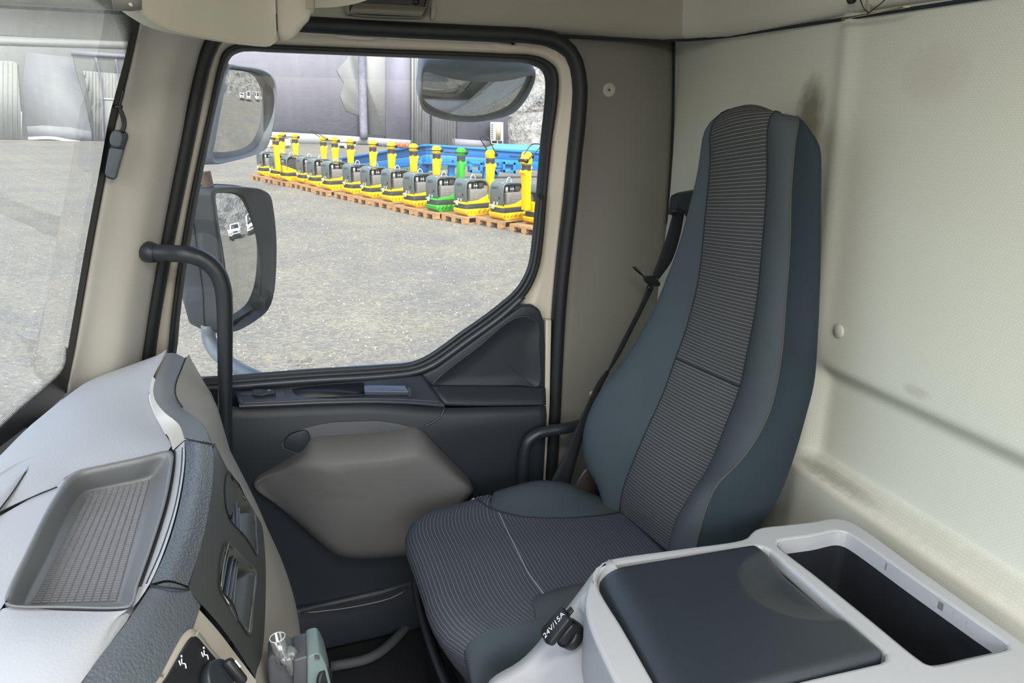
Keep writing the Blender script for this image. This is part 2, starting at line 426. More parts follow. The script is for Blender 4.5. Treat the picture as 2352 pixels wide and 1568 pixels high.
mTUBEG = plain('grey painted mirror arm', (112, 120, 128), 0.35, var=0.25, vscale=20)
mFRAMEC = plain('white cab paint', (200, 200, 196), 0.3, var=0.04)

# ------------------------------------------------------------------ setting: cab shell
D = 1.65
# back wall of woven cloth with a soft recess and a ledge
def wall_x(y, z):
    def sm(a, b, t):
        t = min(1, max(0, (t-a)/(b-a))); return t*t*(3-2*t)
    inrec = 1-sm(1.055, 1.085, y)
    x = 0.950
    x -= 0.007*math.exp(-((y-1.075-0.06*(z-1.9))/0.018)**2)*sm(1.86, 1.95, z)
    x += 0.012*sm(1.10, 1.5, y)*sm(1.9, 2.0, z)
    x += 0.026*inrec*(1-sm(1.835, 1.872, z))
    x -= (0.018+0.030*inrec)*(1-sm(1.652, 1.688, z))
    x -= 0.02*sm(2.44, 2.475, z)*0
    return x
rows = []
ys = [-0.7+i*0.1 for i in range(11)]+[0.4+i*0.03 for i in range(20)]+[1.0+i*0.0125 for i in range(16)]+[1.2+i*0.05 for i in range(11)]
ys = sorted(set(round(v, 4) for v in ys if v <= 1.705)|{1.74, 1.77})
zs = [0.95, 1.2, 1.4, 1.5, 1.6]+[1.62+i*0.008 for i in range(36)]+[1.92, 1.97, 2.05, 2.15, 2.25, 2.35, 2.42, 2.47, 2.50]
for y in ys: rows.append([V((wall_x(y, z), y, z)) for z in zs])
vs, fs, uv = grid(rows)
wall_rear = struct(mk('wall_rear', vs, fs, mWALL), 'pale grey-green woven cloth back wall with a dirty ledge')
for (px, py_, r, nm) in ((1927, 760, 0.0125, 'trim_button'),):
    c = P(px, py_, x=0.950)
    lathe(nm, c, (-1, 0, 0), [(r, -0.002), (r, 0.002), (r*0.85, 0.004), (0, 0.0045)], mWALLB, wall_rear, 20)
struct(box('wall_rear_steel', (1.04, 0.5, 1.85), (0.06, 2.56, 2.0), mFRAMEC), 'steel back panel of the cab')
# B pillar panel behind the door
bp = [P(1304, 84, y=1.64), P(1548, 95, y=1.69), P(1546, 300, y=1.69), P(1536, 470, y=1.69), P(1522, 640, y=1.69), (0.95, 1.69, 1.70), (0.95, 1.69, 1.0), (0.62, 1.64, 1.0), P(1262, 1060, y=1.64), P(1292, 800, y=1.64), P(1318, 420, y=1.64), P(1338, 220, y=1.64)]
fa = [(1304, 84), (1330, 200), (1326, 330), (1318, 480), (1300, 700), (1284, 900), (1268, 1080), (1255, 1240)]
fb = [(1548, 93), (1548, 200), (1544, 330), (1536, 470), (1524, 640), (1512, 820), (1500, 1000), (1490, 1180)]
cA = [P(a, b, y=1.645) for a, b in fa]; cB = [P(a, b, y=1.690) for a, b in fb]
cM = [(a*0.30+b*0.70)+V((0, -0.012, 0)) for a, b in zip(cA, cB)]
wr_ = lofted('wall_right', [cA, cM, cB], mBPIL, None, 30, 6, solid=0.006)
struct(wr_, 'grey moulded pillar panel between the door and the back wall')
for (px, py_, r) in ((1394, 207, 0.0165), (1355, 900, 0.007)):
    c = P(px, py_, y=1.648+0.012)
    c.y = 1.652
    b_ = lathe('screw_cap', c, (0, -1, 0), [(r, -0.006), (r, 0.004), (r*0.9, 0.006), (r*0.25, 0.0068), (r*0.2, 0.005), (0, 0.005)], mWHITE, wr_, 24)
    if r > 0.01: lathe('screw_hole', c+V((0, -0.0062, 0)), (0, -1, 0), [(0.002, 0), (0.002, 0.0006)], mBLK, wr_, 10)
# joint strip in the corner
tube('corner_gap', [P(1548, 95, y=1.684), P(1545, 300, y=1.684), P(1536, 470, y=1.684), P(1526, 640, y=1.684)], 0.003, mSEAM, wr_, 14, 6)

# roof lining: side rail, rounded corner, rear rail
def rail(s):  # plan position of the lower edge
    return s
path = [(-0.55, 1.625), (-0.2, 1.625), (0.2, 1.625), (0.55, 1.625), (0.80, 1.622), (0.87, 1.61), (0.915, 1.565), (0.93, 1.49), (0.934, 1.3), (0.934, 0.9), (0.934, 0.4), (0.934, 0.0), (0.934, -0.44)]
pp = cat([V((a, b, 2.463)) for a, b in path], 70)
prof = [(0.030, 0.000), (0.0, 0.004), (-0.010, 0.020), (-0.030, 0.10), (-0.065, 0.20), (-0.13, 0.27), (-0.25, 0.30)]
prof2 = [(0.030, 0.000), (0.0, 0.004), (-0.004, 0.020), (-0.008, 0.10), (-0.014, 0.20), (-0.035, 0.28), (-0.10, 0.32)]
rows = []
for i, p in enumerate(pp):
    t = (pp[min(i+1, 69)]-pp[max(i-1, 0)]).normalized(); nrm = V((t.y, -t.x, 0)); nrm = nrm if nrm.dot(V((0.2, 0.5, 0))-V((p.x, p.y, 0))) < 0 else -nrm
    sag = 0.004*math.sin(i*0.35)
    f_ = min(1, max(0, (i-26)/8))
    rows.append(cat([p+nrm*(a*(1-f_)+a2*f_)+V((0, 0, b*(1-f_)+b2*f_+sag*(1 if b < 0.01 else 0))) for (a, b), (a2, b2) in zip(prof, prof2)], 22))
side_rows = rows[:30]; rear_rows = rows[29:]
ceil = mk('ceiling', *grid(side_rows)[:2], mHEAD); struct(ceil, 'shade-toned cloth roof lining above the passenger door')
ceil2 = mk('ceiling_rear', *grid(rear_rows)[:2], mHEADR); struct(ceil2, 'lit-toned cloth roof lining above the back wall')
struct(box('wall_right_upper', (0.25, 1.745, 2.62), (1.8, 0.04, 0.40), mFRAMEC), 'outer side of the cab above the door')
struct(box('wall_left_header', (0.2, -0.53, 2.61), (1.7, 0.05, 0.34), mHEADR), 'roof side above the open driver door')
struct(box('ceiling_top', (0.15, 0.62, 2.79), (1.75, 2.26, 0.05), mHEADR), 'flat middle of the roof lining')
# gap along the seam of the lining
tube('seam_gap', [V((a+0.012 if i > 6 else a, b+0.012 if i < 7 else b, 2.4605)) for i, (a, b) in enumerate(path)], 0.0030, mSEAM, ceil2, 60, 6)
# vertical tuck in the rear lining
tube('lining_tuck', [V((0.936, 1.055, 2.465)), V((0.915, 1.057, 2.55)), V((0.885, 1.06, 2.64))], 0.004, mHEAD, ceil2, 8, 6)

# floor, front bulkhead, lower outside skin
struct(box('floor', (0.25, 0.45, 0.98), (1.7, 2.5, 0.06), mFLOOR), 'dark cab floor')
struct(box('wall_front', (-0.42, 0.45, 1.35), (0.04, 2.4, 0.75), mFLOOR), 'dark bulkhead under the dashboard')
struct(box('wall_right_lower', (0.2, 1.70, 1.15), (1.5, 0.03, 0.5), mFRAMEC), 'outer door sill of the cab')
# step in the dark footwell with pale mat edges
foot = struct(prism('trim_1', [(-0.38, 1.56, 1.02), (0.42, 1.60, 1.02), (0.42, 1.60, 1.19), (0.2, 1.58, 1.165), (-0.38, 1.56, 1.14)], (0, 0.04, 0), mDARK, None, 0.008), 'dark lower edge of the door opening in the footwell')
tube('mat_edge', [P(760, 1530, z=1.03), P(850, 1510, z=1.03), P(905, 1470, z=1.03), P(960, 1400, z=1.03)], 0.012, mFLOORT, foot, 14, 8)
tube('sill_line', [P(690, 1408, y=1.555), P(800, 1395, y=1.555), P(900, 1372, y=1.555), P(940, 1350, y=1.555)], 0.0035, mDARK2, foot, 12, 6)

# ------------------------------------------------------------------ A pillar and windscreen
EDGE = [(322, 20), (313, 70), (300, 130), (283, 200), (265, 268), (240, 400), (210, 560), (186, 700), (166, 815), (148, 900)]
edge3 = [P(a, b, y=1.53) for a, b in EDGE]
RIGHT = [(500, 60), (470, 90), (448, 160), (430, 240), (418, 310), (392, 440), (366, 580), (345, 700), (330, 800), (318, 880)]
right3 = [P(a, b, y=1.625) for a, b in RIGHT]
mid3 = [a.lerp(b, 0.55)+V((0.015, -0.035, 0)) for a, b in zip(edge3, right3)]
pa = lofted('trim_2', [edge3, [a.lerp(b, 0.12)+V((0.0, -0.012, 0)) for a, b in zip(edge3, right3)], mid3, [a.lerp(b, 0.85)+V((0.008, -0.018, 0)) for a, b in zip(edge3, right3)], right3], mPILLAR, None, 40, 6, solid=0.006)
struct(pa, 'light grey windscreen pillar cover')
lofted('dark_flank', [right3, [p+V((0.0, 0.05, 0)) for p in right3]], mRUB, pa, 24, 3)
tube('edge_strip', [p+V((-0.002, -0.004, 0)) for p in edge3], 0.0058, mBLK, pa, 30, 6)
wind = bpy.data.objects.new('window_1', None); COL.objects.link(wind); struct(wind, 'dirty windscreen with a black printed border')
def wx(e, y): return e.x-0.20*(1-(y/1.53)**2)
low = [P(148, 900, y=1.53), V((-0.43, 1.50, 1.70)), V((-0.46, 1.48, 1.60))]
eall = cat([edge3[0]+V((0.06, 0, 0.20))]+edge3+low[1:], 30)
rows = [[V((wx(e, y), y if k else e.y, e.z-0.0)) for k, y in enumerate([1.53-0.1*j for j in range(0, 22)])] for e in eall]
vs, fs, uv = grid(rows); mk('pane', vs, fs, mWIND, wind)
# printed border: solid band then dots that shrink
mf, nt, b = new_mat('dotted black print')
uvn = N(nt, 'ShaderNodeUVMap'); uvn.uv_map = 'UVMap'; sp = N(nt, 'ShaderNodeSeparateXYZ'); L(nt, uvn.outputs[0], sp.inputs[0])
fu = math_n(nt, 'SUBTRACT', math_n(nt, 'FRACT', math_n(nt, 'MULTIPLY', sp.outputs['X'], 300)), 0.5); fv = math_n(nt, 'SUBTRACT', math_n(nt, 'FRACT', math_n(nt, 'MULTIPLY', sp.outputs['Y'], 300)), 0.5)
dd = math_n(nt, 'SQRT', math_n(nt, 'ADD', math_n(nt, 'MULTIPLY', fu, fu), math_n(nt, 'MULTIPLY', fv, fv)))
at = N(nt, 'ShaderNodeAttribute'); at.attribute_name = 'fade'
op = math_n(nt, 'LESS_THAN', dd, math_n(nt, 'MULTIPLY', at.outputs['Fac'], 0.75))
b.inputs['Base Color'].default_value = rgb(20, 21, 24); b.inputs['Roughness'].default_value = 0.5; L(nt, op, b.inputs['Alpha'])
def frit(name, inner, outer, mat, parent, fade=None, n=30):
    vs, fs, uv = loft([inner, outer], n, 4)
    o = mk(name, vs, fs, mat, parent, uv=uv)
    if fade:
        a = o.data.attributes.new('fade', 'FLOAT', 'POINT')
        for i in range(len(vs)): a.data[i].value = fade(i//5/(n-1), (i % 5)/4)
    return o
BI = [(306, 40), (297, 90), (286, 135), (269, 200), (251, 268), (227, 400), (197, 560), (173, 700), (156, 800), (150, 845), (110, 888), (55, 935), (0, 985), (-60, 1040)]
BO = [(322, 40), (313, 90), (302, 135), (284, 200), (266, 268), (241, 400), (211, 560), (187, 700), (168, 815), (150, 905), (120, 935), (60, 985), (0, 1045), (-60, 1100)]
def onwind(a, b, k=0.006):
    # nearest windscreen point along the sight line, a little to the inside
    best = None
    d = ray(a, b)
    for i in range(200):
        y = 0.9+i*0.0033; q = CAM+d*(y/d.y); z = q.z
        e = eall[0]
        for e0, e1 in zip(eall, eall[1:]):
            if (e0.z-z)*(e1.z-z) <= 0 and e0.z != e1.z: e = e0.lerp(e1, (e0.z-z)/(e0.z-e1.z)); break
        diff = abs(q.x-k-wx(e, y))
        if best is None or diff < best[0]: best = (diff, q)
    return best[1]
bi3 = [onwind(a, b) for a, b in BI]; bo3 = [onwind(a, b) for a, b in BO]
frit('printed_border', bi3, bo3, mBLK, wind)
TI = [(180, -30), (215, 5), (245, 22), (270, 60), (284, 110), (283, 150)]
TO = [(285, -30), (300, 5), (305, 22), (307, 60), (300, 110), (288, 165)]
frit('printed_dots', [onwind(a, b) for a, b in TI], [onwind(a, b) for a, b in TO], mf, wind, lambda t, s: 0.25+0.62*s)
def atz(z):
    for e0, e1 in zip(eall, eall[1:]):
        if (e0.z-z)*(e1.z-z) <= 0 and e0.z != e1.z: return e0.lerp(e1, (e0.z-z)/(e0.z-e1.z))
    return eall[-1]
ea, eb = atz(bi3[-1].z), atz(bo3[-1].z)
frit('printed_border', [V((wx(ea, y)+0.006, y, ea.z)) for y in [bi3[-1].y-0.1*k for k in range(15)]], [V((wx(eb, y)+0.006, y, eb.z)) for y in [bo3[-1].y-0.1*k for k in range(15)]], mBLK, wind)
BI2 = [(a-9, b-7) for a, b in BI[8:]]
frit('printed_dots', [onwind(a, b) for a, b in BI2], [onwind(a, b) for a, b in BI[8:]], mf, wind, lambda t, s: 0.2+0.7*s)

# ------------------------------------------------------------------ passenger door
door = bpy.data.objects.new('door_1', None); COL.objects.link(door); struct(door, 'passenger door with a big window, dark trim and a grey pocket')
GL = [(700, 849), (880, 838), (945, 832), (985, 815), (1060, 762), (1140, 705), (1190, 660), (1214, 610), (1222, 560), (1232, 450), (1242, 330), (1254, 205), (1250, 168), (1222, 148), (1150, 141), (900, 131), (620, 120), (560, 118), (532, 130), (518, 160), (500, 232), (478, 335), (450, 480), (424, 640), (409, 780), (408, 862), (470, 866)]
RB = [(700, 872), (885, 860), (955, 853), (1003, 833), (1075, 782), (1158, 724), (1212, 673), (1238, 615), (1247, 560), (1256, 450), (1267, 330), (1283, 205), (1278, 158), (1240, 131), (1155, 124), (900, 114), (620, 103), (550, 100), (515, 117), (502, 150), (484, 232), (461, 335), (431, 480), (405, 640), (389, 780), (388, 882), (470, 889)]
PO = [(700, 950), (885, 960), (955, 950), (1080, 940), (1200, 960), (1240, 940), (1262, 800), (1268, 700), (1276, 600), (1294, 450), (1308, 330), (1318, 205), (1306, 130), (1252, 100), (1160, 94), (900, 82), (620, 66), (530, 66), (490, 88), (474, 150), (456, 232), (434, 335), (402, 480), (372, 640), (352, 780), (345, 882), (470, 960)]
yG, yR, yP = 1.688, 1.655, 1.648
g3 = py(GL, yG); r3i = py(GL, 1.675); r3o = py(RB, yR); p3i = py(RB, 1.658); p3o = py(PO, yP)
def ringloft(name, loops, m, parent, n=160, **kw):
    cs = [cat(l, n, True) for l in loops]
    # keep stations together: resample by control index instead of total length
    K = len(loops[0]); per = max(2, n//K); out = []
    for l in loops:
        c = []
        for i in range(K):
            seg = cat([l[i-1], l[i], l[(i+1) % K], l[(i+2) % K]], 3*per+1)
            a = min(range(len(seg)), key=lambda q: (seg[q]-l[i]).length); b = min(range(len(seg)), key=lambda q: (seg[q]-l[(i+1) % K]).length)
            for q in range(per):
                t = a+(b-a)*q/per; j = int(t); c.append(seg[j].lerp(seg[min(j+1, len(seg)-1)], t-j))
        out.append(c)
    k = len(out); M_ = len(out[0]); vs = [p for c in out for p in c]
    fs = [(a*M_+i, a*M_+(i+1) % M_, (a+1)*M_+(i+1) % M_, (a+1)*M_+i) for a in range(k-1) for i in range(M_)]
    return mk(name, vs, fs, m, parent, **kw)
def lerpl(a, b, t, dy=0): return [p.lerp(q, t)+V((0, dy, 0)) for p, q in zip(a, b)]
# glass
gl = cat(g3, 120, True)
vs = [p+V((0, 0.004, 0)) for p in gl]; cen = V((0.2, yG+0.004, 2.1))
# pane runs a little behind the rubber
big = [cen+(p-cen)*1.02 for p in vs]
pane = mk('pane', big+[cen], [(i, (i+1) % 120, 120) for i in range(120)], mGLASS, door)
ringloft('window_rubber', [lerpl(g3, g3, 0, 0.006), r3i, lerpl(r3i, r3o, 0.35, -0.010), lerpl(r3i, r3o, 0.7, -0.012), r3o], mRUB, door)
ringloft('door_frame', [lerpl(p3i, p3o, 0, 0.01), lerpl(p3i, p3o, 0.05, -0.001), lerpl(p3i, p3o, 0.3, -0.006), lerpl(p3i, p3o, 0.6, -0.001), lerpl(p3i, p3o, 0.72, -0.010), lerpl(p3i, p3o, 1.0, -0.006), lerpl(p3i, p3o, 1.05, 0.02)], mPAINT, door)
prism('frame_edge', [P(a, b, y=1.622) for a, b in [(1254, 735), (1267, 735), (1263, 930), (1253, 1110), (1246, 1200), (1235, 1200), (1241, 1110), (1252, 930)]], (0, 0.02, 0), mPAINT, door, 0.002)
# worn paint on the top of the frame
mBARE = plain('scuffed pale paint', (206, 202, 192), 0.5, var=0.1, vscale=60)
prism('paint_scuff', [P(a, b, y=1.640) for a, b in [(765, 77), (830, 82), (862, 79), (890, 80), (886, 91), (868, 88), (862, 92), (835, 92), (790, 90), (775, 86)]], (0, 0.006, 0), mBARE, door, 0)
# body seal round the opening
SL = [(333, 900), (340, 800), (358, 680), (384, 540), (406, 430), (436, 280), (452, 200), (470, 130), (492, 86), (530, 56), (620, 50), (720, 56), (900, 67), (1100, 77), (1230, 84), (1285, 97), (1318, 130), (1333, 190), (1331, 260), (1320, 370), (1311, 470), (1298, 580), (1287, 690), (1279, 830), (1274, 950), (1265, 1110), (1256, 1250), (1250, 1400)]
tube('body_seal', py(SL, 1.628), 0.0160, mRUB, door, 110, 10)
tube('seal_lip', [p+V((0.0, 0.012, 0)) for p in py([(a+(-9 if i > 14 else 9 if i < 8 else 0), b+(9 if 8 <= i <= 15 else 0)) for i, (a, b) in enumerate(SL)], 1.628)], 0.006, mRUB2, door, 110, 6)
# belt strips under the glass: three ridges, one above the other
for k, (dx, dy, r, mm) in enumerate(((0, 6, 0.0055, mRUB2), (5, 15, 0.0055, mRUB2), (10, 26, 0.0075, mDARK2))):
    BL = [(470, 866), (700, 848), (880, 837), (945, 831), (985, 814), (1060, 761), (1140, 703), (1190, 658)]
    if k < 2: BL += [(1216, 610), (1226, 560), (1238, 440)]
    pts = [(a+dx*(0.3 if i < 3 else 0.9)*1.4, b+dy*(1.0 if i < 3 else 0.85)) for i, (a, b) in enumerate(BL)]
    tube('belt_strip', py(pts, 1.640-0.004*k), r, mm, door, 60, 8)

prism('belt_backing', py([(440, 872), (700, 856), (880, 846), (950, 840), (1000, 850), (1030, 935), (440, 940)], 1.634), (0, 0.012, 0), mDARK, door, 0)
# trim panel: upper rear corner, with a hollow
up = [(969, 862), (1003, 846), (1080, 790), (1150, 738), (1180, 716), (1200, 702), (1225, 701), (1241, 712), (1250, 738), (1254, 800), (1253, 900), (1252, 932), (1130, 940), (1018, 940), (1000, 905), (984, 885)]
upo = prism('corner_trim', [P(a, b, y=1.622) for a, b in up], (0, 0.022, 0), mDARK, door, 0.006, 3)
hol = [(1235, 735), (1240, 800), (1240, 885), (1226, 889), (1195, 884), (990, 886), (1010, 862), (1090, 800), (1190, 725)]
# hollow: shallow dish pressed into the panel, sides rise at the back and the foot
b0 = [P(a, b, y=1.6215) for a, b in hol]; c0 = sum(b0, V())/len(b0)
ringloft('corner_hollow', [b0, [c0+(p-c0)*0.985+V((0, -0.004, 0)) for p in b0], [c0+(p-c0)*0.95+V((0, -0.001, 0)) for p in b0], [c0+(p-c0)*0.5+V((0, -0.0005, 0)) for p in b0], [c0+(p-c0)*0.02+V((0, -0.0005, 0)) for p in b0]], mDARK, door, 120)
# shelf under the hollow and sloping armrest strip in front of it
lofted('rear_shelf', [[P(a, b, y=1.618) for a, b in [(984, 886), (1100, 886), (1200, 888), (1252, 892)]], [P(a, b, y=1.585) for a, b in [(1012, 918), (1100, 921), (1200, 921), (1253, 921)]], [P(a, b, y=1.580) for a, b in [(1018, 930), (1100, 932), (1200, 931), (1253, 930)]]], mDARK, door, 20, 5, solid=0.006)
s_top = [P(a, b, y=1.628) for a, b in [(540, 899), (640, 891), (760, 880), (860, 872), (950, 864), (969, 861)]]
s_bot = [P(a, b, y=1.572) for a, b in [(549, 927), (650, 923), (742, 919), (865, 917), (950, 920), (1018, 926)]]
s_lip = [p+V((0, -0.004, -0.006)) for p in s_bot]; s_und = [p+V((0, 0.006, -0.014)) for p in s_bot]
lofted('armrest_strip', [s_top, [a.lerp(b, 0.5) for a, b in zip(s_top, s_bot)], s_bot], mDARK2, door, 40, 8, solid=0.004)
lofted('armrest_lip', [s_bot, s_lip, s_und], mDARK2, door, 40, 5)
def on_strip(a, b):
    """point of the armrest strip under a picture point"""
    n = (s_bot[2]-s_top[2]).cross(X3); n.normalize(); d = ray(a, b); t = (s_top[2]-CAM).dot(n)/d.dot(n); return CAM+d*t-n*(0.003 if n.y > 0 else -0.003)
nstrip = (s_bot[2]-s_top[2]).cross(X3).normalized()
if nstrip.y > 0: nstrip = -nstrip
sw = prism('switch_plate', rounded([on_strip(*q) for q in [(553, 903), (653, 896), (654, 919), (549, 925)]], 0.004), nstrip*0.002, mDARK2, door, 0.001)
rk = [(581, 903), (600, 902), (615, 904), (631, 903), (634, 912), (618, 913), (604, 917), (582, 917)]
rock = prism('window_switch', [on_strip(*q)+nstrip*0.002 for q in rk], nstrip*0.008, mBLKS, sw, 0.002)
text_mesh('switch_mark', '[-]', 0.006, on_strip(619, 906.5)+nstrip*0.0104, X3, (nstrip.cross(X3))*(-1 if nstrip.cross(X3).z < 0 else 1), mPRINT, sw, 0.0001)
rec = [(670, 897), (690, 893), (760, 886), (836, 881), (838, 910), (760, 914), (700, 916), (680, 911)]
prism('handle_recess', rounded([on_strip(*q) for q in rec], 0.006), nstrip*0.0012, mBLK, door, 0)
lv = [(836, 897), (870, 896), (930, 897), (939, 911), (890, 911), (837, 911)]
prism('door_lever', rounded([on_strip(*q)+nstrip*0.002 for q in lv], 0.003), nstrip*0.010, plain('satin grey lever', (92, 98, 112), 0.25, 0.3), door, 0.003, 3)
rr = [(936, 893), (944, 897), (946, 913), (938, 914)]
prism('recess_end', [on_strip(*q) for q in rr], nstrip*0.004, mDARK2, door, 0.001)
# main lower panel: gently crowned
T = [(470, 925), (549, 934), (742, 928), (865, 926), (1018, 936), (1130, 934), (1253, 932)]
topc = [P(a, b, y=1.583) for a, b in T]
def lowrow(z, y): return [V((x, y+0.012*max(0, (x-0.40))*2.0, z)) for x in [q.x for q in topc]]
lofted('lower_panel', [topc, lowrow(1.60, 1.572), lowrow(1.50, 1.575), lowrow(1.30, 1.585), lowrow(1.05, 1.60)], mDARK, door, 40, 6, solid=0.006)
tube('panel_joint', [P(1017, 928, y=1.571), P(1020, 940, y=1.575), P(1010, 958, y=1.570), P(990, 972, y=1.568), P(975, 978, y=1.567)], 0.0022, mDARK2, door, 16, 6)
# map pocket: dark liner arch, then the grey bulged shell
arch = [(640, 1030), (655, 1006), (690, 985), (760, 970), (870, 966), (925, 975), (958, 987), (940, 1010), (800, 1030), (700, 1050)]
mLIN = plain('dark grey pocket liner', (80, 82, 87), 0.6, var=0.08)
prism('pocket_liner', rounded([P(a, b, y=1.566) for a, b in arch], 0.02), (0, 0.012, 0), mLIN, door, 0.003)
prism('liner_end', rounded([P(a, b, y=1.560) for a, b in [(646, 1028), (660, 1000), (706, 985), (716, 1012), (700, 1045)]], 0.015), (0, 0.010, 0), mDARK, door, 0.003)
pk0 = [(582, 1113), (640, 1073), (697, 1035), (716, 1011), (790, 1003), (880, 996), (925, 989), (950, 985), (968, 990), (1010, 1032), (1060, 1084), (1082, 1108), (1088, 1128), (1076, 1146), (1040, 1190), (990, 1240), (940, 1273), (870, 1282), (800, 1282), (765, 1272), (735, 1250), (680, 1200), (630, 1156)]
yA = 1.555
k0 = [P(a, b, y=yA) for a, b in pk0]
ck = P(845, 1140, y=yA)
def inset(lp, s, dy, c=None, dz=0): return [(ck if c is None else c)+(p-(ck if c is None else c))*s+V((0, dy, dz)) for p in lp]
# front face corner heights measured on the inner outline
pk1 = [(592, 1114), (640, 1086), (684, 1066), (724, 1066), (790, 1061), (880, 1052), (925, 1045), (958, 1043), (985, 1052), (1020, 1074), (1052, 1100), (1072, 1116), (1078, 1130), (1066, 1146), (1034, 1184), (988, 1230), (936, 1262), (870, 1270), (805, 1270), (775, 1262), (745, 1240), (690, 1192), (640, 1154)]
xl = k0[0].x
def pk_y(x, z):
    s = min(1, max(0, (x-xl)/0.17)); s = s*s*(3-2*s)
    return 1.550-0.048*s+0.010*max(0, (1.42-z)/0.15)
def on_pk(a, b):
    y = 1.51
    for _ in range(6): q = P(a, b, y=y); y = pk_y(q.x, q.z)
    return P(a, b, y=y)
k1 = [on_pk(*q) for q in pk1]
ck1 = sum(k1, V())/len(k1)
def ring_in(s, dy):
    r = [ck1+(p-ck1)*s for p in k1]; return [V((q.x, pk_y(q.x, q.z)+dy, q.z)) for q in r]
ringloft('pocket_shell', [[p+V((0, 0.02, 0)) for p in k0], k0, [a.lerp(b, 0.5)+V((0, -0.006, 0)) for a, b in zip(k0, k1)], k1, ring_in(0.93, -0.003), ring_in(0.75, -0.004), ring_in(0.5, -0.004), ring_in(0.25, -0.004), ring_in(0.001, -0.004)], mPOCK, door, 200)
# printed mark on the glass, read from outside
tm = P(688, 833, y=1.6885); uL = V((-1, 0, 0.07))
text_mesh('glass_mark', '43R-001092', 0.0085, tm+V((-0.006, 0, 0.004)), uL, Z3, mPRINTG, door, 0.0001)
text_mesh('glass_mark', 'TEMPERED', 0.0065, tm+V((-0.004, 0, -0.007)), uL, Z3, mPRINTG, door, 0.0001)
tube('glass_mark_ring', [tm+V((0.022+0.005*math.cos(q), 0, 0.004+0.005*math.sin(q))) for q in [i*math.pi/6 for i in range(12)]], 0.0005, mPRINTG, door, 24, 5, True)
text_mesh('glass_mark', 'E4', 0.0055, tm+V((0.022, 0, 0.004)), uL, Z3, mPRINTG, door, 0.0001)
tube('glass_mark_ring', [tm+V((0.024+0.007*math.cos(q), 0, -0.009+0.003*math.sin(q))) for q in [i*math.pi/6 for i in range(12)]], 0.0005, mPRINTG, door, 24, 5, True)
# outer skin of the door, seen only in the mirrors
mk('outer_skin', [V((-0.34, 1.735, 0.9)), V((0.70, 1.735, 0.9)), V((0.70, 1.735, 1.70)), V((-0.34, 1.735, 1.70))], [(0, 1, 2, 3)], mFRAMEC, door, solid=0.02)
struct(box('trim_3', (0.88, 1.755, 1.85), (0.38, 0.03, 1.9), mFRAMEC), 'outer side of the cab behind the door')

# ------------------------------------------------------------------ grab handles
t = thing('grab_handle', 'long black tubular grab handle running down from the windscreen pillar', 'grab handle', (-0.1, 1.5, 1.6))
yh = 1.50
gp = [P(352, 580, y=1.55), P(395, 582, y=1.53), P(440, 586, y=yh), P(470, 598, y=yh), (P(497, 622, y=yh)), P(512, 660, y=yh), P(516, 700, y=yh), P(517, 800, y=yh), P(517, 920, y=yh), P(518, 1010, y=yh), P(523, 1090, y=yh), P(535, 1180, y=yh)]
tube('tube', gp, [0.0165, 0.0165, 0.0150, 0.0138, 0.0138, 0.0138], mBLKS, t, 60, 14)
tube('mount', [P(340, 578, y=1.565), P(348, 580, y=1.552), P(362, 582, y=1.545)], [0.021, 0.0205, 0.017], mBLKS, t, 6, 14)
t = thing('grab_handle', 'short bent black grab handle beside the seat belt and door edge', 'grab handle', (0.6, 1.5, 1.5))
yh = 1.54
rs = 0.0138
tube('tube', [P(1330, 976, y=yh+0.03), P(1300, 983, y=yh), P(1262, 989, y=yh), P(1235, 996, y=yh), P(1214, 1012, y=yh), P(1205, 1040, y=yh), P(1202, 1070, y=yh), P(1200, 1130, y=yh), P(1198, 1210, y=yh)], rs, mBLKS, t, 40, 12)

# ------------------------------------------------------------------ dashboard
dash = thing('dashboard', 'light grey moulded dashboard with tray, leather-grain band and air vents', 'dashboard', (-0.2, 1.0, 1.7))
# top skin, three patches round the tray
E1 = Pz([(-120, 1165, 1.795), (0, 1046, 1.80), (60, 986, 1.80), (120, 936, 1.80), (150, 912, 1.80), (210, 872, 1.803), (300, 838, 1.812), (350, 820, 1.825), (388, 806, 1.84)])
Rt = Pz([(-120, 1222, 1.80), (0, 1176, 1.80), (80, 1137, 1.80), (130, 1114, 1.80), (168, 1084, 1.80), (240, 1067, 1.80), (320, 1050, 1.80), (388, 1034, 1.80), (372, 985, 1.80), (352, 945, 1.802), (342, 905, 1.808), (352, 865, 1.82), (382, 810, 1.84)])
nA = 40
a = cat(E1, nA); b = cat(Rt, nA)
rows = [[p.lerp(q, t/10)+V((0, 0, 0.006*math.sin(math.pi*t/10))) for t in range(11)] for p, q in zip(a, b)]
vs, fs, uv = grid(rows); mk('top_skin', vs, fs, mDASH, dash)
lofted('top_skin', [Pz([(168, 1084, 1.80), (128, 1135, 1.80), (58, 1270, 1.80), (6, 1392, 1.80), (-40, 1440, 1.80)]), Pz([(130, 1114, 1.80), (60, 1150, 1.80), (-60, 1230, 1.80), (-160, 1400, 1.80), (-220, 1500, 1.80)])], mDASH, dash, 24, 6)
lofted('top_skin', [Pz([(-40, 1424, 1.797), (10, 1396, 1.799), (150, 1402, 1.800), (290, 1400, 1.80), (310, 1388, 1.799), (336, 1347, 1.793)]), Pz([(-60, 1500, 1.797), (20, 1490, 1.802), (120, 1480, 1.804), (240, 1440, 1.80), (280, 1410, 1.797), (320, 1372, 1.793)]), Pz([(-160, 1760, 1.77), (-60, 1760, 1.77), (40, 1700, 1.78), (150, 1610, 1.788), (220, 1520, 1.79), (290, 1428, 1.79)])], mDASH, dash, 30, 8)
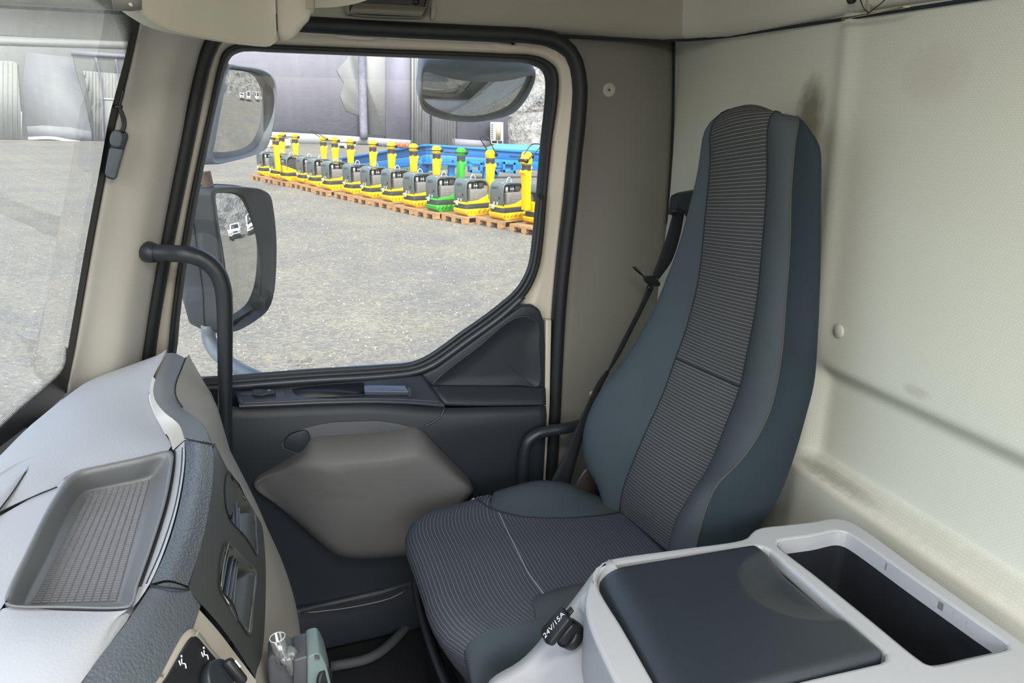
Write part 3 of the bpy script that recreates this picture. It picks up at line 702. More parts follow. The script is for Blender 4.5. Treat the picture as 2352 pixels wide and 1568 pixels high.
# raised defroster pad and joint at the far left
lofted('defroster_trough', [Pz([(-90, 1135, 1.806), (0, 1086, 1.8065), (40, 1063, 1.8065), (83, 1045, 1.806)]), Pz([(-90, 1146, 1.8035), (0, 1098, 1.8035), (36, 1076, 1.8035), (72, 1056, 1.8045)]), Pz([(-90, 1156, 1.8075), (0, 1106, 1.8075), (34, 1089, 1.8075), (62, 1077, 1.807)])], mDASH, dash, 24, 5)
lofted('defroster_pad', [Pz([(-90, 1156, 1.8075), (0, 1106, 1.8075), (34, 1089, 1.8075), (62, 1077, 1.807)]), Pz([(-90, 1220, 1.8085), (0, 1140, 1.8085), (28, 1112, 1.8085), (61, 1079, 1.807)]), Pz([(-90, 1275, 1.804), (0, 1168, 1.8045), (30, 1128, 1.8055), (60, 1082, 1.806)])], mDASH, dash, 24, 5)
tube('pad_joint', Pz([(-60, 1240, 1.8045), (0, 1168, 1.8045), (30, 1128, 1.8055), (60, 1083, 1.806)]), 0.0008, mSEAM, dash, 16, 6)
tube('top_joint', Pz([(-40, 1200, 1.8015), (0, 1176, 1.8015), (70, 1143, 1.8015), (131, 1118, 1.8015)]), 0.0009, mSEAM, dash, 16, 6)
# storage tray
o_ = [(170, 1083), (240, 1066), (320, 1049), (388, 1034), (398, 1042), (397, 1070), (382, 1150), (352, 1248), (318, 1345), (302, 1392), (280, 1397), (150, 1396), (18, 1392), (10, 1380), (58, 1268), (128, 1134)]
i_ = [(177, 1089), (240, 1072), (320, 1055), (380, 1041), (391, 1049), (389, 1074), (375, 1150), (346, 1246), (313, 1339), (298, 1386), (280, 1391), (150, 1390), (26, 1387), (20, 1380), (65, 1268), (134, 1137)]
f_ = [(200, 1130), (245, 1120), (300, 1108), (345, 1098), (352, 1102), (350, 1120), (336, 1180), (312, 1260), (284, 1344), (270, 1380), (258, 1385), (160, 1388), (66, 1392), (60, 1388), (112, 1280), (178, 1150)]
O3 = pz(o_, 1.800); O4 = pz(o_, 1.806); I3 = pz(i_, 1.806); F3 = pz(f_, 1.768); cf = sum(F3, V())/len(F3)
tray = ringloft('storage_tray', [[p-V((0, 0, 0.01)) for p in O3], O3, [a.lerp(b, 0.2) for a, b in zip(O4, I3)], I3, [a.lerp(b, 0.12)-V((0, 0, 0.004)) for a, b in zip(I3, F3)], [a.lerp(b, 0.8)-V((0, 0, 0.002)) for a, b in zip(I3, F3)], F3, [cf+(p-cf)*0.5 for p in F3], [cf+(p-cf)*0.02 for p in F3]], mTRAY, dash, 160)
# ribs of the tray mat
q0, q1, q2, q3 = P(207, 1128, z=1.7685), P(344, 1102, z=1.7685), P(268, 1380, z=1.7685), P(72, 1386, z=1.7685)
parts = []
NR, NC = 60, 10
for r in range(NR):
    for c in range(NC):
        u0 = (c+0.06)/NC; u1 = (c+0.94)/NC; v0 = (r+0.18)/NR; v1 = (r+0.82)/NR
        def bl(u, v): return q0.lerp(q1, u).lerp(q3.lerp(q2, u), v)
        p = [bl(u0, v0), bl(u1, v0), bl(u1, v1), bl(u0, v1)]; m_ = sum(p, V())/4
        top = [m_+(k-m_)*0.78+V((0, 0, 0.0009)) for k in p]
        parts.append((p+top, [(4, 5, 6, 7), (0, 1, 5, 4), (1, 2, 6, 5), (2, 3, 7, 6), (3, 0, 4, 7)]))
vs, fs = join(parts); tm_ = mk('tray_ribs', vs, fs, mTMAT, tray, smooth=False); tm_['kind'] = 'stuff'
# front rim strips beside the tray, then the three bands
lofted('rim_strip', [Pz([(399, 1036, 1.800), (398, 1070, 1.800), (384, 1150, 1.800), (354, 1250, 1.800), (320, 1345, 1.800), (304, 1396, 1.800)]), Pz([(424, 1012, 1.803), (424, 1062, 1.803), (408, 1162, 1.803), (378, 1262, 1.803), (344, 1340, 1.803), (318, 1380, 1.80)])], mDASH, dash, 30, 4)
tube('strip_joint', Pz([(419, 1028, 1.8022), (416, 1080, 1.8022), (402, 1162, 1.8022), (370, 1262, 1.8022), (336, 1340, 1.8022)]), 0.0008, mSEAM, dash, 24, 6)
tube('strip_joint', Pz([(401, 1036, 1.8015), (400, 1070, 1.8015), (386, 1150, 1.8015), (356, 1250, 1.8015), (322, 1345, 1.8015)]), 0.0015, mSEAM, dash, 24, 6)
B1L = Pz([(382, 810, 1.845), (368, 845, 1.842), (357, 870, 1.84), (352, 900, 1.832), (358, 922, 1.825), (377, 946, 1.818), (400, 964, 1.812), (412, 976, 1.808), (424, 1008, 1.803)])
B1R = Pz([(425, 822, 1.838), (412, 855, 1.835), (404, 875, 1.833), (400, 900, 1.826), (404, 916, 1.818), (417, 936, 1.81), (452, 961, 1.795), (472, 986, 1.785), (486, 1018, 1.778)])
mid = [a.lerp(b, 0.5)+V((0, 0, 0.004)) for a, b in zip(B1L, B1R)]
lofted('ridge_band', [B1L, mid, B1R], mRIDGE, dash, 40, 5)
lofted('ridge_lip', [Pz([(350, 862, 1.822), (343, 895, 1.812), (347, 925, 1.806), (358, 955, 1.803), (375, 985, 1.803), (388, 1006, 1.803), (397, 1034, 1.802)]), [p-V((0, 0, 0.001)) for p in B1L[2:]]], plain('pale dash lip', (188, 186, 180), 0.45, var=0.03), dash, 24, 4)
B2L = Pz([(425, 1010, 1.803), (427, 1061, 1.803), (412, 1162, 1.803), (382, 1262, 1.803), (347, 1340, 1.803)])
B2R = Pz([(487, 1021, 1.776), (490, 1061, 1.776), (485, 1132, 1.776), (467, 1232, 1.776), (432, 1345, 1.776)])
lofted('grain_band', [B2L, [a.lerp(b, 0.45)+V((0, 0, 0.006)) for a, b in zip(B2L, B2R)], B2R], mBAND, dash, 40, 6)
B3L = Pz([(345, 1348, 1.80), (290, 1430, 1.796), (235, 1500, 1.792), (185, 1568, 1.788), (100, 1680, 1.78)])
B3R = Pz([(432, 1352, 1.776), (398, 1440, 1.768), (360, 1510, 1.764), (328, 1568, 1.760), (260, 1690, 1.75)])
lofted('grain_band', [B3L, [a.lerp(b, 0.45)+V((0, 0, 0.007)) for a, b in zip(B3L, B3R)], B3R, [p+V((0.012, 0, -0.022)) for p in B3R]], mBAND, dash, 40, 6)
tube('band_joint', [P(345, 1344, z=1.804), P(390, 1350, z=1.797), P(434, 1354, z=1.777)], 0.0011, mSEAM, dash, 12, 6)
tube('band_joint', [P(425, 1007, z=1.8045), P(455, 1013, z=1.797), P(487, 1020, z=1.778)], 0.0009, mSEAM, dash, 12, 6)
# beige end cap towards the door
ecA = [p+V((0.001, 0, -0.001)) for p in B1R]
ecB = Py([(432, 826, 1.555), (452, 855, 1.53), (470, 885, 1.50), (490, 915, 1.475), (502, 945, 1.455), (512, 981, 1.435), (521, 1018, 1.42), (528, 1045, 1.41), (533, 1062, 1.40)])
ecA2 = ecA+[P(505, 1046, z=1.755), P(522, 1078, z=1.73)]
ecB2 = ecB+Py([(548, 1092, 1.385), (565, 1126, 1.37)])
lofted('end_cap', [ecA2, [a.lerp(b, 0.5)+V((0.004, 0.004, 0.008)) for a, b in zip(cat(ecA2, 12), cat(ecB2, 12))], ecB2, [p+V((-0.04, 0.02, -0.10)) for p in ecB2]], mDASHB, dash, 30, 5)
tube('cap_joint', [p+V((0.0015, 0, 0.001)) for p in B1R[:6]], 0.0013, mSEAM, dash, 20, 6)
# vent face
VR = Pz([(490, 1021, 1.774), (522, 1078, 1.735), (568, 1152, 1.69), (598, 1197, 1.662), (608, 1257, 1.652), (610, 1383, 1.650), (601, 1508, 1.655), (586, 1556, 1.660)])
VL = Pz([(488, 1022, 1.7755), (490, 1061, 1.7755), (488, 1100, 1.7755), (484, 1140, 1.7755), (467, 1232, 1.7755), (447, 1300, 1.7755), (434, 1345, 1.7755), (432, 1356, 1.7745)])
def vent_pt(s, t):
    """s along the face, far to near; t across it"""
    return VLc(s).lerp(VRc(s), t)
_vl = cat(VL, 61); _vr = cat(VR, 61)
def VLc(s): x = s*60; j = min(int(x), 59); return _vl[j].lerp(_vl[j+1], x-j)
def VRc(s): x = s*60; j = min(int(x), 59); return _vr[j].lerp(_vr[j+1], x-j)
def vp(px, py_, zz): return P(px, py_, z=zz)
# openings in face coordinates, found by matching the picture
def project(p):
    d = p-CAM; c = V((d.dot(right), d.dot(down), d.dot(fwd))); return (c.x/c.z*FPX+CX, c.y/c.z*FPX+CY)
def st_of(px, py_):
    best = None
    for i in range(81):
        for j in range(41):
            q = project(vent_pt(i/80, j/40)); e = (q[0]-px)**2+(q[1]-py_)**2
            if best is None or e < best[0]: best = (e, i/80, j/40)
    return best[1], best[2]
OPA = [(522, 1090), (548, 1122), (571, 1156), (581, 1182), (586, 1232), (587, 1277), (574, 1262), (556, 1237), (522, 1196)]
OPB = [(518, 1250), (550, 1282), (583, 1312), (585, 1330), (577, 1392), (566, 1462), (545, 1440), (505, 1372), (498, 1352)]
sA = [st_of(*q) for q in OPA]; sB = [st_of(*q) for q in OPB]
fn_ = []
def inside(pt, poly):
    x, y = pt; r = False
    for (x0, y0), (x1, y1) in zip(poly, poly[1:]+poly[:1]):
        if (y0 > y) != (y1 > y) and x < (x1-x0)*(y-y0)/(y1-y0)+x0: r = not r
    return r
GS, GT = 110, 44
vs = [vent_pt(i/GS, j/GT)+V((0.003, 0, 0.004))*math.sin(math.pi*j/GT) for i in range(GS+1) for j in range(GT+1)]
fs = []
for i in range(GS):
    for j in range(GT):
        c_ = ((i+0.5)/GS, (j+0.5)/GT)
        if inside(c_, sA) or inside(c_, sB): continue
        k = i*(GT+1)+j; fs.append((k, k+1, k+GT+2, k+GT+1))
vf = mk('vent_face', vs, fs, mVENT, dash)
vn = (vent_pt(0.5, 0.9)-vent_pt(0.5, 0.1)).cross(vent_pt(0.6, 0.5)-vent_pt(0.4, 0.5)).normalized()
if vn.z < 0: vn = -vn
for poly in (sA, sB):
    o3 = [vent_pt(*q)+V((0.003, 0, 0.004))*math.sin(math.pi*q[1]) for q in poly]; cc = sum(o3, V())/len(o3)
    vent = ringloft('air_vent', [[cc+(p-cc)*1.04+vn*0.0015 for p in o3], [cc+(p-cc)*0.97+vn*0.001 for p in o3], [cc+(p-cc)*0.93-vn*0.028 for p in o3], [cc+(p-cc)*0.5-vn*0.032 for p in o3], [cc+(p-cc)*0.02-vn*0.033 for p in o3]], mVENT, dash, 90)
    A_side = poly is sA
    def fp(a, b, dz): s_, t_ = st_of(a, b); return vent_pt(s_, t_)+V((0.003, 0, 0.004))*math.sin(math.pi*t_)-vn*dz
    SLT = [((530, 1122), (533, 1207)), ((540, 1136), (543, 1220)), ((548, 1150), (550, 1231)), ((554, 1162), (556, 1238))] if A_side else [((532, 1262), (514, 1376)), ((541, 1272), (524, 1390)), ((548, 1282), (532, 1402)), ((553, 1292), (540, 1412))]
    for (a0, a1) in SLT:
        A_ = [fp(*a0, 0.006).lerp(fp(*a1, 0.006), i/8) for i in range(9)]; Bk = [q-vn*0.012+V((-0.006, 0, -0.002)) for q in A_]
        lofted('slat', [A_, Bk], mBLKS, vent, 9, 2, solid=0.0014)
        tube('slat_edge', A_, 0.0006, mPRINTG, vent, 9, 5)
    if A_side: sc0, sc1 = [(557, 1176), (557, 1205), (557, 1238)], [(583, 1186), (587, 1232), (587, 1276)]
    else: sc0, sc1 = [(556, 1318), (550, 1372), (543, 1424)], [(584, 1318), (577, 1392), (567, 1456)]
    o_c = [fp(*q, 0.0005) for q in sc1]
    lofted('lower_scoop', [[fp(*q, 0.016) for q in sc0], [fp(*q, 0.008).lerp(z, 0.4) for q, z in zip(sc0, o_c)], o_c], mVENT, vent, 14, 4, solid=0.0016)
    tube('scoop_edge', o_c, 0.0012, mPRINTG, vent, 14, 6)
    if not A_side: tube('frame_edge', [fp(519, 1252, -0.001), fp(508, 1304, -0.001), fp(499, 1352, -0.001)], 0.0009, mPRINTG, vent, 12, 6)
    wl = [(524, 1092), (545, 1118), (566, 1148)] if A_side else [(499, 1362), (520, 1392), (545, 1436)]
    tube('thumb_wheel', [fp(*q, 0.001) for q in wl], [0.002, 0.0055, 0.002], plain('glossy black wheel', (30, 31, 30), 0.18), vent, 16, 10)
# lower side of the dashboard, beyond the vents
W_ = Py([(533, 1062, 1.40), (565, 1126, 1.37), (590, 1182, 1.34), (610, 1232, 1.31), (638, 1287, 1.26), (663, 1348, 1.20), (680, 1410, 1.14), (688, 1458, 1.10), (694, 1510, 1.06), (698, 1568, 1.02), (700, 1640, 0.97)])
V2 = VR+[P(590, 1640, z=1.62)]
lofted('side_panel', [V2, [a.lerp(b, 0.5)+V((0.004, 0, 0.012)) for a, b in zip(cat(V2, 14), cat(W_, 14))], W_, [p+V((-0.05, 0.02, -0.12)) for p in W_]], mDASHB, dash, 40, 6)
slot = [(640, 1362), (648, 1368), (655, 1420), (664, 1472), (670, 1492), (652, 1480), (641, 1440)]
sl3 = [P(a, b, y=0.995+0.0) for a, b in slot]
# lower front panel with the knob recess
LP = [(440, 1384), (586, 1560), (560, 1700), (250, 1700), (330, 1568), (400, 1445)]
lp3 = [P(440, 1384, z=1.772), P(586, 1560, z=1.662), P(600, 1700, z=1.63), P(250, 1720, z=1.75), P(330, 1566, z=1.758), P(398, 1446, z=1.768)]
lofted('lower_panel', [[P(438, 1378, z=1.764), P(500, 1447, z=1.720), P(545, 1506, z=1.688), P(588, 1562, z=1.658)], [P(390, 1474, z=1.757), P(450, 1530, z=1.72), P(520, 1590, z=1.68), P(580, 1640, z=1.64)], [P(324, 1584, z=1.750), P(400, 1640, z=1.71), P(480, 1690, z=1.67), P(570, 1720, z=1.62)]], mDASHB, dash, 20, 6)
kn = [(432, 1466), (442, 1466), (470, 1500), (512, 1548), (540, 1600), (350, 1600), (376, 1556)]
def kpt(a, b, h=0.0):
    # plane of the lower panel
    p0, p1, p2 = P(434, 1362, z=1.774), P(588, 1560, z=1.660), P(320, 1580, z=1.757)
    n = (p1-p0).cross(p2-p0).normalized(); n = n if n.z > 0 else -n
    d = ray(a, b); return CAM+d*((p0-CAM).dot(n)/d.dot(n))+n*(h+0.004), n
kp = prism('knob_plate', rounded([kpt(*q)[0] for q in kn], 0.006), kpt(400, 1500)[1]*0.003, mBLK, dash, 0.001)
ringp = [kpt(*q)[0] for q in [(428, 1448), (448, 1452), (480, 1492), (526, 1546), (560, 1610), (330, 1610), (362, 1556)]]
inn = [kpt(*q)[0]-kpt(*q)[1]*0.0005 for q in kn]
ringloft('knob_surround', [[p-kpt(400, 1500)[1]*0.012 for p in ringp], ringp, inn], mDASHB, dash, 70)
kc, kn_ = kpt(478, 1568, 0.004)
lathe('fan_knob', kc, kn_, [(0.020, 0), (0.0196, 0.009), (0.0192, 0.0104), (0.0184, 0.0110), (0.0170, 0.0111), (0.0, 0.0111)], mBLKS, dash, 28)
kc2, _ = kpt(500, 1560, 0.020)
box('knob_grip', kc2, (0.010, 0.034, 0.012), mBLK, dash, 0.004, rot=kn_.to_track_quat('Z', 'Y').to_matrix())
kc3, _ = kpt(494, 1548, 0.0275); box('knob_mark', kc3, (0.0015, 0.010, 0.001), mPRINT, dash, 0, rot=kn_.to_track_quat('Z', 'Y').to_matrix())
for (a, b) in ((404, 1530), (456, 1510)):
    c0_, n0 = kpt(a, b, 0.0042)
    ux = (kpt(a+10, b)[0]-kpt(a, b)[0]).normalized(); uy = n0.cross(ux)
    # seated figure of the air direction sign
    for seg in ([(0, 0.005), (0, 0.0), (0.004, 0.0), (0.005, -0.005)], [(-0.004, 0.003), (-0.002, -0.002)]):
        tube('air_mark', [c0_+ux*p+uy*q for p, q in seg], 0.0007, mPRINT, kp, 10, 5)
    lathe('air_mark', c0_+uy*0.0075, n0, [(0.0013, 0), (0.0013, 0.0005)], mPRINT, kp, 10)
# slot in the side panel
sb = prism('side_slot', [P(a, b, y=1.085) for a, b in [(641, 1360), (648, 1362), (654, 1410), (660, 1450), (654, 1480), (642, 1500), (639, 1430)]], (-0.004, -0.006, 0), mBLK, dash, 0)
tube('slot_chrome', [P(650, 1366, y=1.076), P(656, 1400, y=1.076), P(660, 1425, y=1.076)], 0.0022, mCHROME, dash, 10, 6)
# body of the dashboard below the skin, runs on toward the driver
prism('dash_body', [(-0.47, 1.42, 1.755), (-0.17, 1.30, 1.755), (-0.17, 0.62, 1.755), (-0.26, 0.30, 1.755), (-0.30, -0.20, 1.755), (-0.55, -0.20, 1.755), (-0.52, 0.7, 1.755)], (0, 0, -0.25), mDASH, dash, 0.012)
prism('dash_body', [(-0.455, 1.22, 1.793), (-0.37, 1.18, 1.793), (-0.318, 1.07, 1.793), (-0.318, 0.74, 1.793), (-0.29, 0.70, 1.793), (-0.285, 0.62, 1.793), (-0.31, -0.20, 1.793), (-0.55, -0.20, 1.793), (-0.53, 0.7, 1.793)], (0, 0, -0.10), mDASH, dash, 0.012)
# closing skin under the dash
mk('under_skin', [V((-0.40, 1.45, 1.70)), V((-0.14, 1.40, 1.60)), V((-0.10, 1.0, 1.30)), V((-0.12, 0.3, 1.3)), V((-0.44, 0.3, 1.65)), V((-0.40, 1.45, 1.2)), V((-0.2, 1.42, 1.2))], [(0, 1, 2, 3, 4)], mBLK, dash)

# ------------------------------------------------------------------ centre console
con = thing('centre_console', 'light grey plastic console box with a black padded lid and open bin', 'console', (0.6, 0.7, 1.4))
ZC = 1.67
fr = (V((0, 0, ZC-0.012)), X3, Y3)
outer = [(1372, 1300), (1380, 1290), (1398, 1282), (1560, 1258), (1700, 1238), (1718, 1230), (1730, 1216), (1748, 1209), (1800, 1203), (1870, 1195), (1905, 1188), (1938, 1190), (1965, 1200), (2100, 1296), (2240, 1395), (2380, 1495), (2480, 1600), (2300, 1780), (1900, 1800), (1560, 1800), (1480, 1680), (1400, 1540), (1345, 1400), (1350, 1345)]
lidh = [(1372, 1318), (1384, 1303), (1402, 1297), (1560, 1273), (1715, 1253), (1742, 1254), (1765, 1261), (1800, 1290), (1900, 1378), (1990, 1458), (2030, 1494), (2036, 1505), (2028, 1516), (1990, 1526), (1830, 1563), (1660, 1610), (1545, 1640), (1500, 1560), (1430, 1438), (1376, 1348)]
binh = [(1787, 1250), (1790, 1243), (1800, 1240), (1870, 1230), (1925, 1219), (1942, 1222), (1958, 1230), (2100, 1330), (2230, 1420), (2312, 1478), (2314, 1486), (2300, 1491), (2220, 1509), (2152, 1524), (2132, 1524), (2114, 1514), (2000, 1422), (1880, 1325)]
lo, ll, lb = pz(outer, ZC), pz(lidh, ZC), pz(binh, ZC)
def dens(l, n): return cat(l, n, True)
plate('frame', [dens(lo, 120), dens(ll, 90), dens(lb, 90)], mCONS, con, 0.024, 0.006, fr)
# rim skirt down from the frame
so = dens(lo, 120)
ringloft('body', [[p-V((0, 0, 0.014)) for p in lo], [p-V((0, 0, 0.03)) for p in lo], [p-V((0, 0, 0.62)) for p in lo]], mCONS, con, 144)
# bin walls
lbm = sum(lb, V())/len(lb)
ringloft('bin_lip', [[lbm+(p-lbm)*1.0-V((0, 0, 0.002)) for p in lb], [lbm+(p-lbm)*1.0-V((0, 0, 0.02)) for p in lb], [lbm+(p-lbm)*0.995-V((0, 0, 0.034)) for p in lb]], mCONS, con, 126)
ringloft('bin', [[lbm+(p-lbm)*1.0-V((0, 0, 0.022)) for p in lb], [lbm+(p-lbm)*0.985-V((0, 0, 0.05)) for p in lb], [lbm+(p-lbm)*0.95-V((0, 0, 0.22)) for p in lb], [lbm+(p-lbm)*0.9-V((0, 0, 0.235)) for p in lb], [lbm+(p-lbm)*0.02-V((0, 0, 0.236)) for p in lb]], mBIN, con, 126)
for (a, b) in ((1838, 1236), (1885, 1229)):
    q = P(a, b, z=ZC-0.03); box('bin_clip', q+V((0, -0.002, 0)), (0.020, 0.004, 0.012), mBLK, con, 0.001)
# lid: padded, rolls over at the front, thumb hollow at the rear edge
La = P(1374, 1318, z=ZC); Lb = P(1738, 1257, z=ZC); Lc = P(2034, 1505, z=ZC); Ld = P(1545, 1636, z=ZC)
NU, NV = 70, 60; rows = []
hc = (1.02, 0.42)
for i in range(NU+1):
    u = i/NU; r = []
    for j in range(NV+1):
        v = j/NV; p = La.lerp(Lb, u).lerp(Ld.lerp(Lc, u), v)
        def edge(t, w, k): return 0 if t > w else 1-math.sqrt(max(0, 1-((w-t)/w)**k))
        h = 0.008
        h -= 0.034*edge(u, 0.17, 2.2)
        h -= 0.016*edge(1-u, 0.05, 2.5)
        h -= 0.016*edge(v, 0.03, 2.5); h -= 0.016*edge(1-v, 0.04, 2.5)
        # thumb hollow
        e = ((u-hc[0])/0.36)**2+((v-hc[1])/0.33)**2
        if e < 1: h = max(h, 0.002)-min(0.013, 0.013*min(1, (1-e)*1.25))
        # rounded plan corners
        cxn = max(0, abs(u-0.5)-0.44)/0.06; cyn = max(0, abs(v-0.5)-0.45)/0.05
        q = math.hypot(cxn, cyn)
        if cxn > 0 and cyn > 0 and q > 1: p = p.lerp(La.lerp(Lb, 0.5+(u-0.5)*(0.44+0.06*cxn/q)/abs(u-0.5)).lerp(Ld.lerp(Lc, 0.5+(u-0.5)*(0.44+0.06*cxn/q)/abs(u-0.5)), 0.5+(v-0.5)*(0.45+0.05*cyn/q)/abs(v-0.5)), 1)
        r.append(p+V((0, 0, max(h, -0.030))))
    rows.append(r)
lc_ = (La+Lb+Lc+Ld)/4
rows = [[V((lc_.x+(q.x-lc_.x)*1.012, lc_.y+(q.y-lc_.y)*1.014, q.z)) for q in r] for r in rows]
vs, fs, uv = grid(rows); lid_ = mk('lid', vs, fs, mLID, con)
pe = [r[0] for r in rows]+rows[-1][1:]+[r[-1] for r in rows[::-1][1:]]+rows[0][::-1][1:-1]
np_ = len(pe); mk('lid_skirt', pe+[q-V((0, 0, 0.03)) for q in pe], [(i, (i+1) % np_, (i+1) % np_+np_, i+np_) for i in range(np_)], mLID, lid_)
mk('lid_well', [p-V((0, 0, 0.034)) for p in ll], [tuple(range(len(ll)))], mBLK, con)
# sloping front of the console: same section carried across
prof_px = [(1400, 1284), (1391, 1289), (1384, 1295), (1366, 1310), (1340, 1345), (1316, 1377), (1290, 1410), (1258, 1448), (1230, 1482), (1205, 1508), (1178, 1528), (1150, 1543), (1128, 1558), (1115, 1580), (1108, 1610)]
pr = [P(a, b, y=0.853) for a, b in prof_px]; PR = pr[2:]
def secrow(y, dx=0.0):
    r = []
    for i, p in enumerate(pr):
        q = V((p.x, y, p.z))
        r.append(q)
    return r
def fsec(y, ins):
    # inner section: step back from the rim
    return [V((p.x+ins*0.012, y, p.z-ins*0.010)) for p in pr]
lofted('front_face', [fsec(0.853, 0.9), fsec(0.853, 0.0), fsec(0.840, 0.0), fsec(0.834, 0.55), fsec(0.825, 0.75), fsec(0.70, 0.75), fsec(0.55, 0.75), fsec(0.40, 0.75)], mCONS, con, 40, 4)
lofted('far_side', [pr, [V((p.x+0.03, 0.853, p.z-0.02)) for p in pr], [V((0.45, 0.853, min(p.z, 1.65)-0.06)) for p in pr], [V((0.45, 0.853, 1.05)) for p in pr]], mCONS, con, 24, 4)
# crease under the lid
cr = P(1336, 1378, y=0.825)
lofted('lid_bolster', [[V((x, y, z)) for y in (0.828, 0.7, 0.55, 0.40)] for x, z in ((cr.x-0.004, cr.z-0.008), (cr.x, cr.z+0.002), (cr.x+0.012, cr.z+0.012), (cr.x+0.030, ZC-0.022), (cr.x+0.05, ZC-0.020))], mCONS, con, 12, 4)
# front toe: shallow scoop at the bottom of the frame
# power socket with its flap
fd = ((PR[6]-PR[3]).normalized()); fnrm = V((-(PR[6].z-PR[3].z), 0, (PR[6].x-PR[3].x))); fnrm = fnrm.normalized(); fnrm = fnrm if fnrm.z > 0 else -fnrm
sc = P(1302, 1452, y=0.806)
ps = mk('socket_well', *lathe('w', sc-fnrm*0.010, fnrm, [(0.020, -0.004), (0.021, 0.010), (0.018, 0.0115), (0.0165, 0.004), (0.0, 0.004)], None, seg=26, build=False), mBLK, con)
uT = (P(1288, 1428, y=0.83)-P(1288, 1428, y=0.80)).normalized()
Rm = Matrix((fd, Y3, fnrm)).transposed()
capc = sc+fnrm*0.016
cap = [capc+fd*a+Y3*b for a, b in [(-0.024, -0.015), (-0.024, 0.014), (0.020, 0.017), (0.025, 0.010), (0.025, -0.010), (0.020, -0.016)]]
pc = prism('socket_flap', rounded(cap, 0.004), fnrm*0.010, mBLK, con, 0.002)
box('flap_hinge', sc+fnrm*0.006-fd*0.004-Y3*0.012, (0.030, 0.010, 0.020), mBLK, con, 0.002, rot=Rm)
box('flap_tab', sc+fnrm*0.018-fd*0.028+Y3*0.002, (0.010, 0.010, 0.004), mBLK, con, 0.0015, rot=Rm)
text_mesh('flap_print', '24V/15A', 0.0125, capc+fnrm*0.0106, -fd, fnrm.cross(-fd), mPRINT, con, 0.0001)

# ------------------------------------------------------------------ passenger seat
seat = thing('passenger_seat', 'charcoal cloth passenger seat with pale-striped centre and built-in headrest', 'seat', (0.5, 1.18, 1.1))
YC = 1.18
cl = Py([(1424, 1172, YC+.108), (1430, 1130, YC+.108), (1447, 1080, YC+.106), (1480, 1000, YC+.103), (1525, 900, YC+.101), (1553, 820, YC+.10), (1575, 760, YC+.098), (1605, 640, YC+.096), (1620, 500, YC+.096), (1632, 370, YC+.097), (1633, 300, YC+.097)])
cr = Py([(1541, 1270, YC-.108), (1545, 1250, YC-.108), (1560, 1190, YC-.108), (1590, 1140, YC-.106), (1630, 1070, YC-.103), (1670, 970, YC-.101), (1700, 890, YC-.10), (1715, 820, YC-.099), (1738, 700, YC-.097), (1752, 560, YC-.094), (1762, 420, YC-.092), (1765, 285, YC-.09)])
crz = [p.z for p in cr]
fr_ = Py([(1597, 1268, YC-.225), (1600, 1250, YC-.225), (1625, 1160, YC-.225), (1650, 1110, YC-.225), (1690, 1070, YC-.222), (1730, 1020, YC-.22), (1770, 940, YC-.215), (1795, 820, YC-.20), (1805, 700, YC-.185), (1815, 560, YC-.172), (1818, 440, YC-.16), (1828, 320, YC-.15)])
sr_ = Py([(1728, 1235, YC-.24), (1740, 1215, YC-.24), (1765, 1180, YC-.24), (1790, 1140, YC-.24), (1810, 1090, YC-.24), (1830, 1030, YC-.24), (1850, 960, YC-.24), (1870, 880, YC-.235), (1878, 780, YC-.23), (1884, 640, YC-.215), (1886, 450, YC-.20), (1885, 345, YC-.19)])
sl_ = Py([(1425, 1172, YC+.15), (1390, 1120, YC+.19), (1355, 1080, YC+.21), (1342, 1050, YC+.22), (1338, 1010, YC+.225), (1345, 970, YC+.225), (1365, 920, YC+.22), (1390, 880, YC+.215), (1430, 830, YC+.205), (1480, 748, YC+.185), (1500, 712, YC+.178), (1530, 640, YC+.16), (1560, 560, YC+.14), (1585, 470, YC+.125), (1600, 410, YC+.12), (1612, 345, YC+.115), (1622, 305, YC+.112)])
# over the top of the headrest
top_l = [V((0.822, YC+.094, 2.303)), V((0.850, YC+.088, 2.313)), V((0.885, YC+.085, 2.296))]
top_r = [V((0.806, YC-.088, 2.308)), V((0.835, YC-.072, 2.305)), V((0.885, YC-.035, 2.285))]
clt = cl+top_l; crt = cr+top_r
frt = fr_+[P(1835, 280, y=YC-.138), V((0.832, YC-.118, 2.302)), V((0.885, YC-.055, 2.275))]
srt = sr_+[P(1874, 318, y=YC-.172), P(1858, 298, y=YC-.15), V((0.890, YC-.085, 2.250))]
slt = sl_+[V((0.838, YC+.108, 2.296)), V((0.862, YC+.10, 2.302)), V((0.888, YC+.096, 2.285))]
NS = 60
cln, crn, frn, srn, sln = [cat(c, NS) for c in (clt, crt, frt, srt, slt)]
# split the centre at the stitched seam
def near_i(c, p): return min(range(len(c)), key=lambda i: (c[i]-p).length)
pL = P(1553, 820, y=YC+.10); pR = P(1697, 893, y=YC-.10)
iL, iR = near_i(cln, pL), near_i(crn, pR)
def cushion_rows(A, B, na, bulge, k=10):
    a = cat(A, na); b = cat(B, na); rows = []
    for i, (p, q) in enumerate(zip(a, b)):
        e = min(1, min(i, na-1-i)/4)
        up_ = 0.013*max(0, (p.z-2.24)/0.07)**1.5 if p.z > 2.24 else 0
        rows.append([p.lerp(q, t/k)+V((-bulge*e*math.sin(math.pi*t/k)**0.8, 0, up_*math.sin(math.pi*t/k))) for t in range(k+1)])
    return rows
lo_rows = cushion_rows(cln[:iL+1], crn[:iR+1], 40, 0.004); up_rows = cushion_rows(cln[iL:], crn[iR:], 50, 0.006)
vs, fs, uv = grid(lo_rows); mk('lower_back_panel', vs, fs, mSTR, seat, uv=uv)
vs, fs, uv = grid(up_rows); mk('upper_back_panel', vs, fs, mSTR, seat, uv=uv)
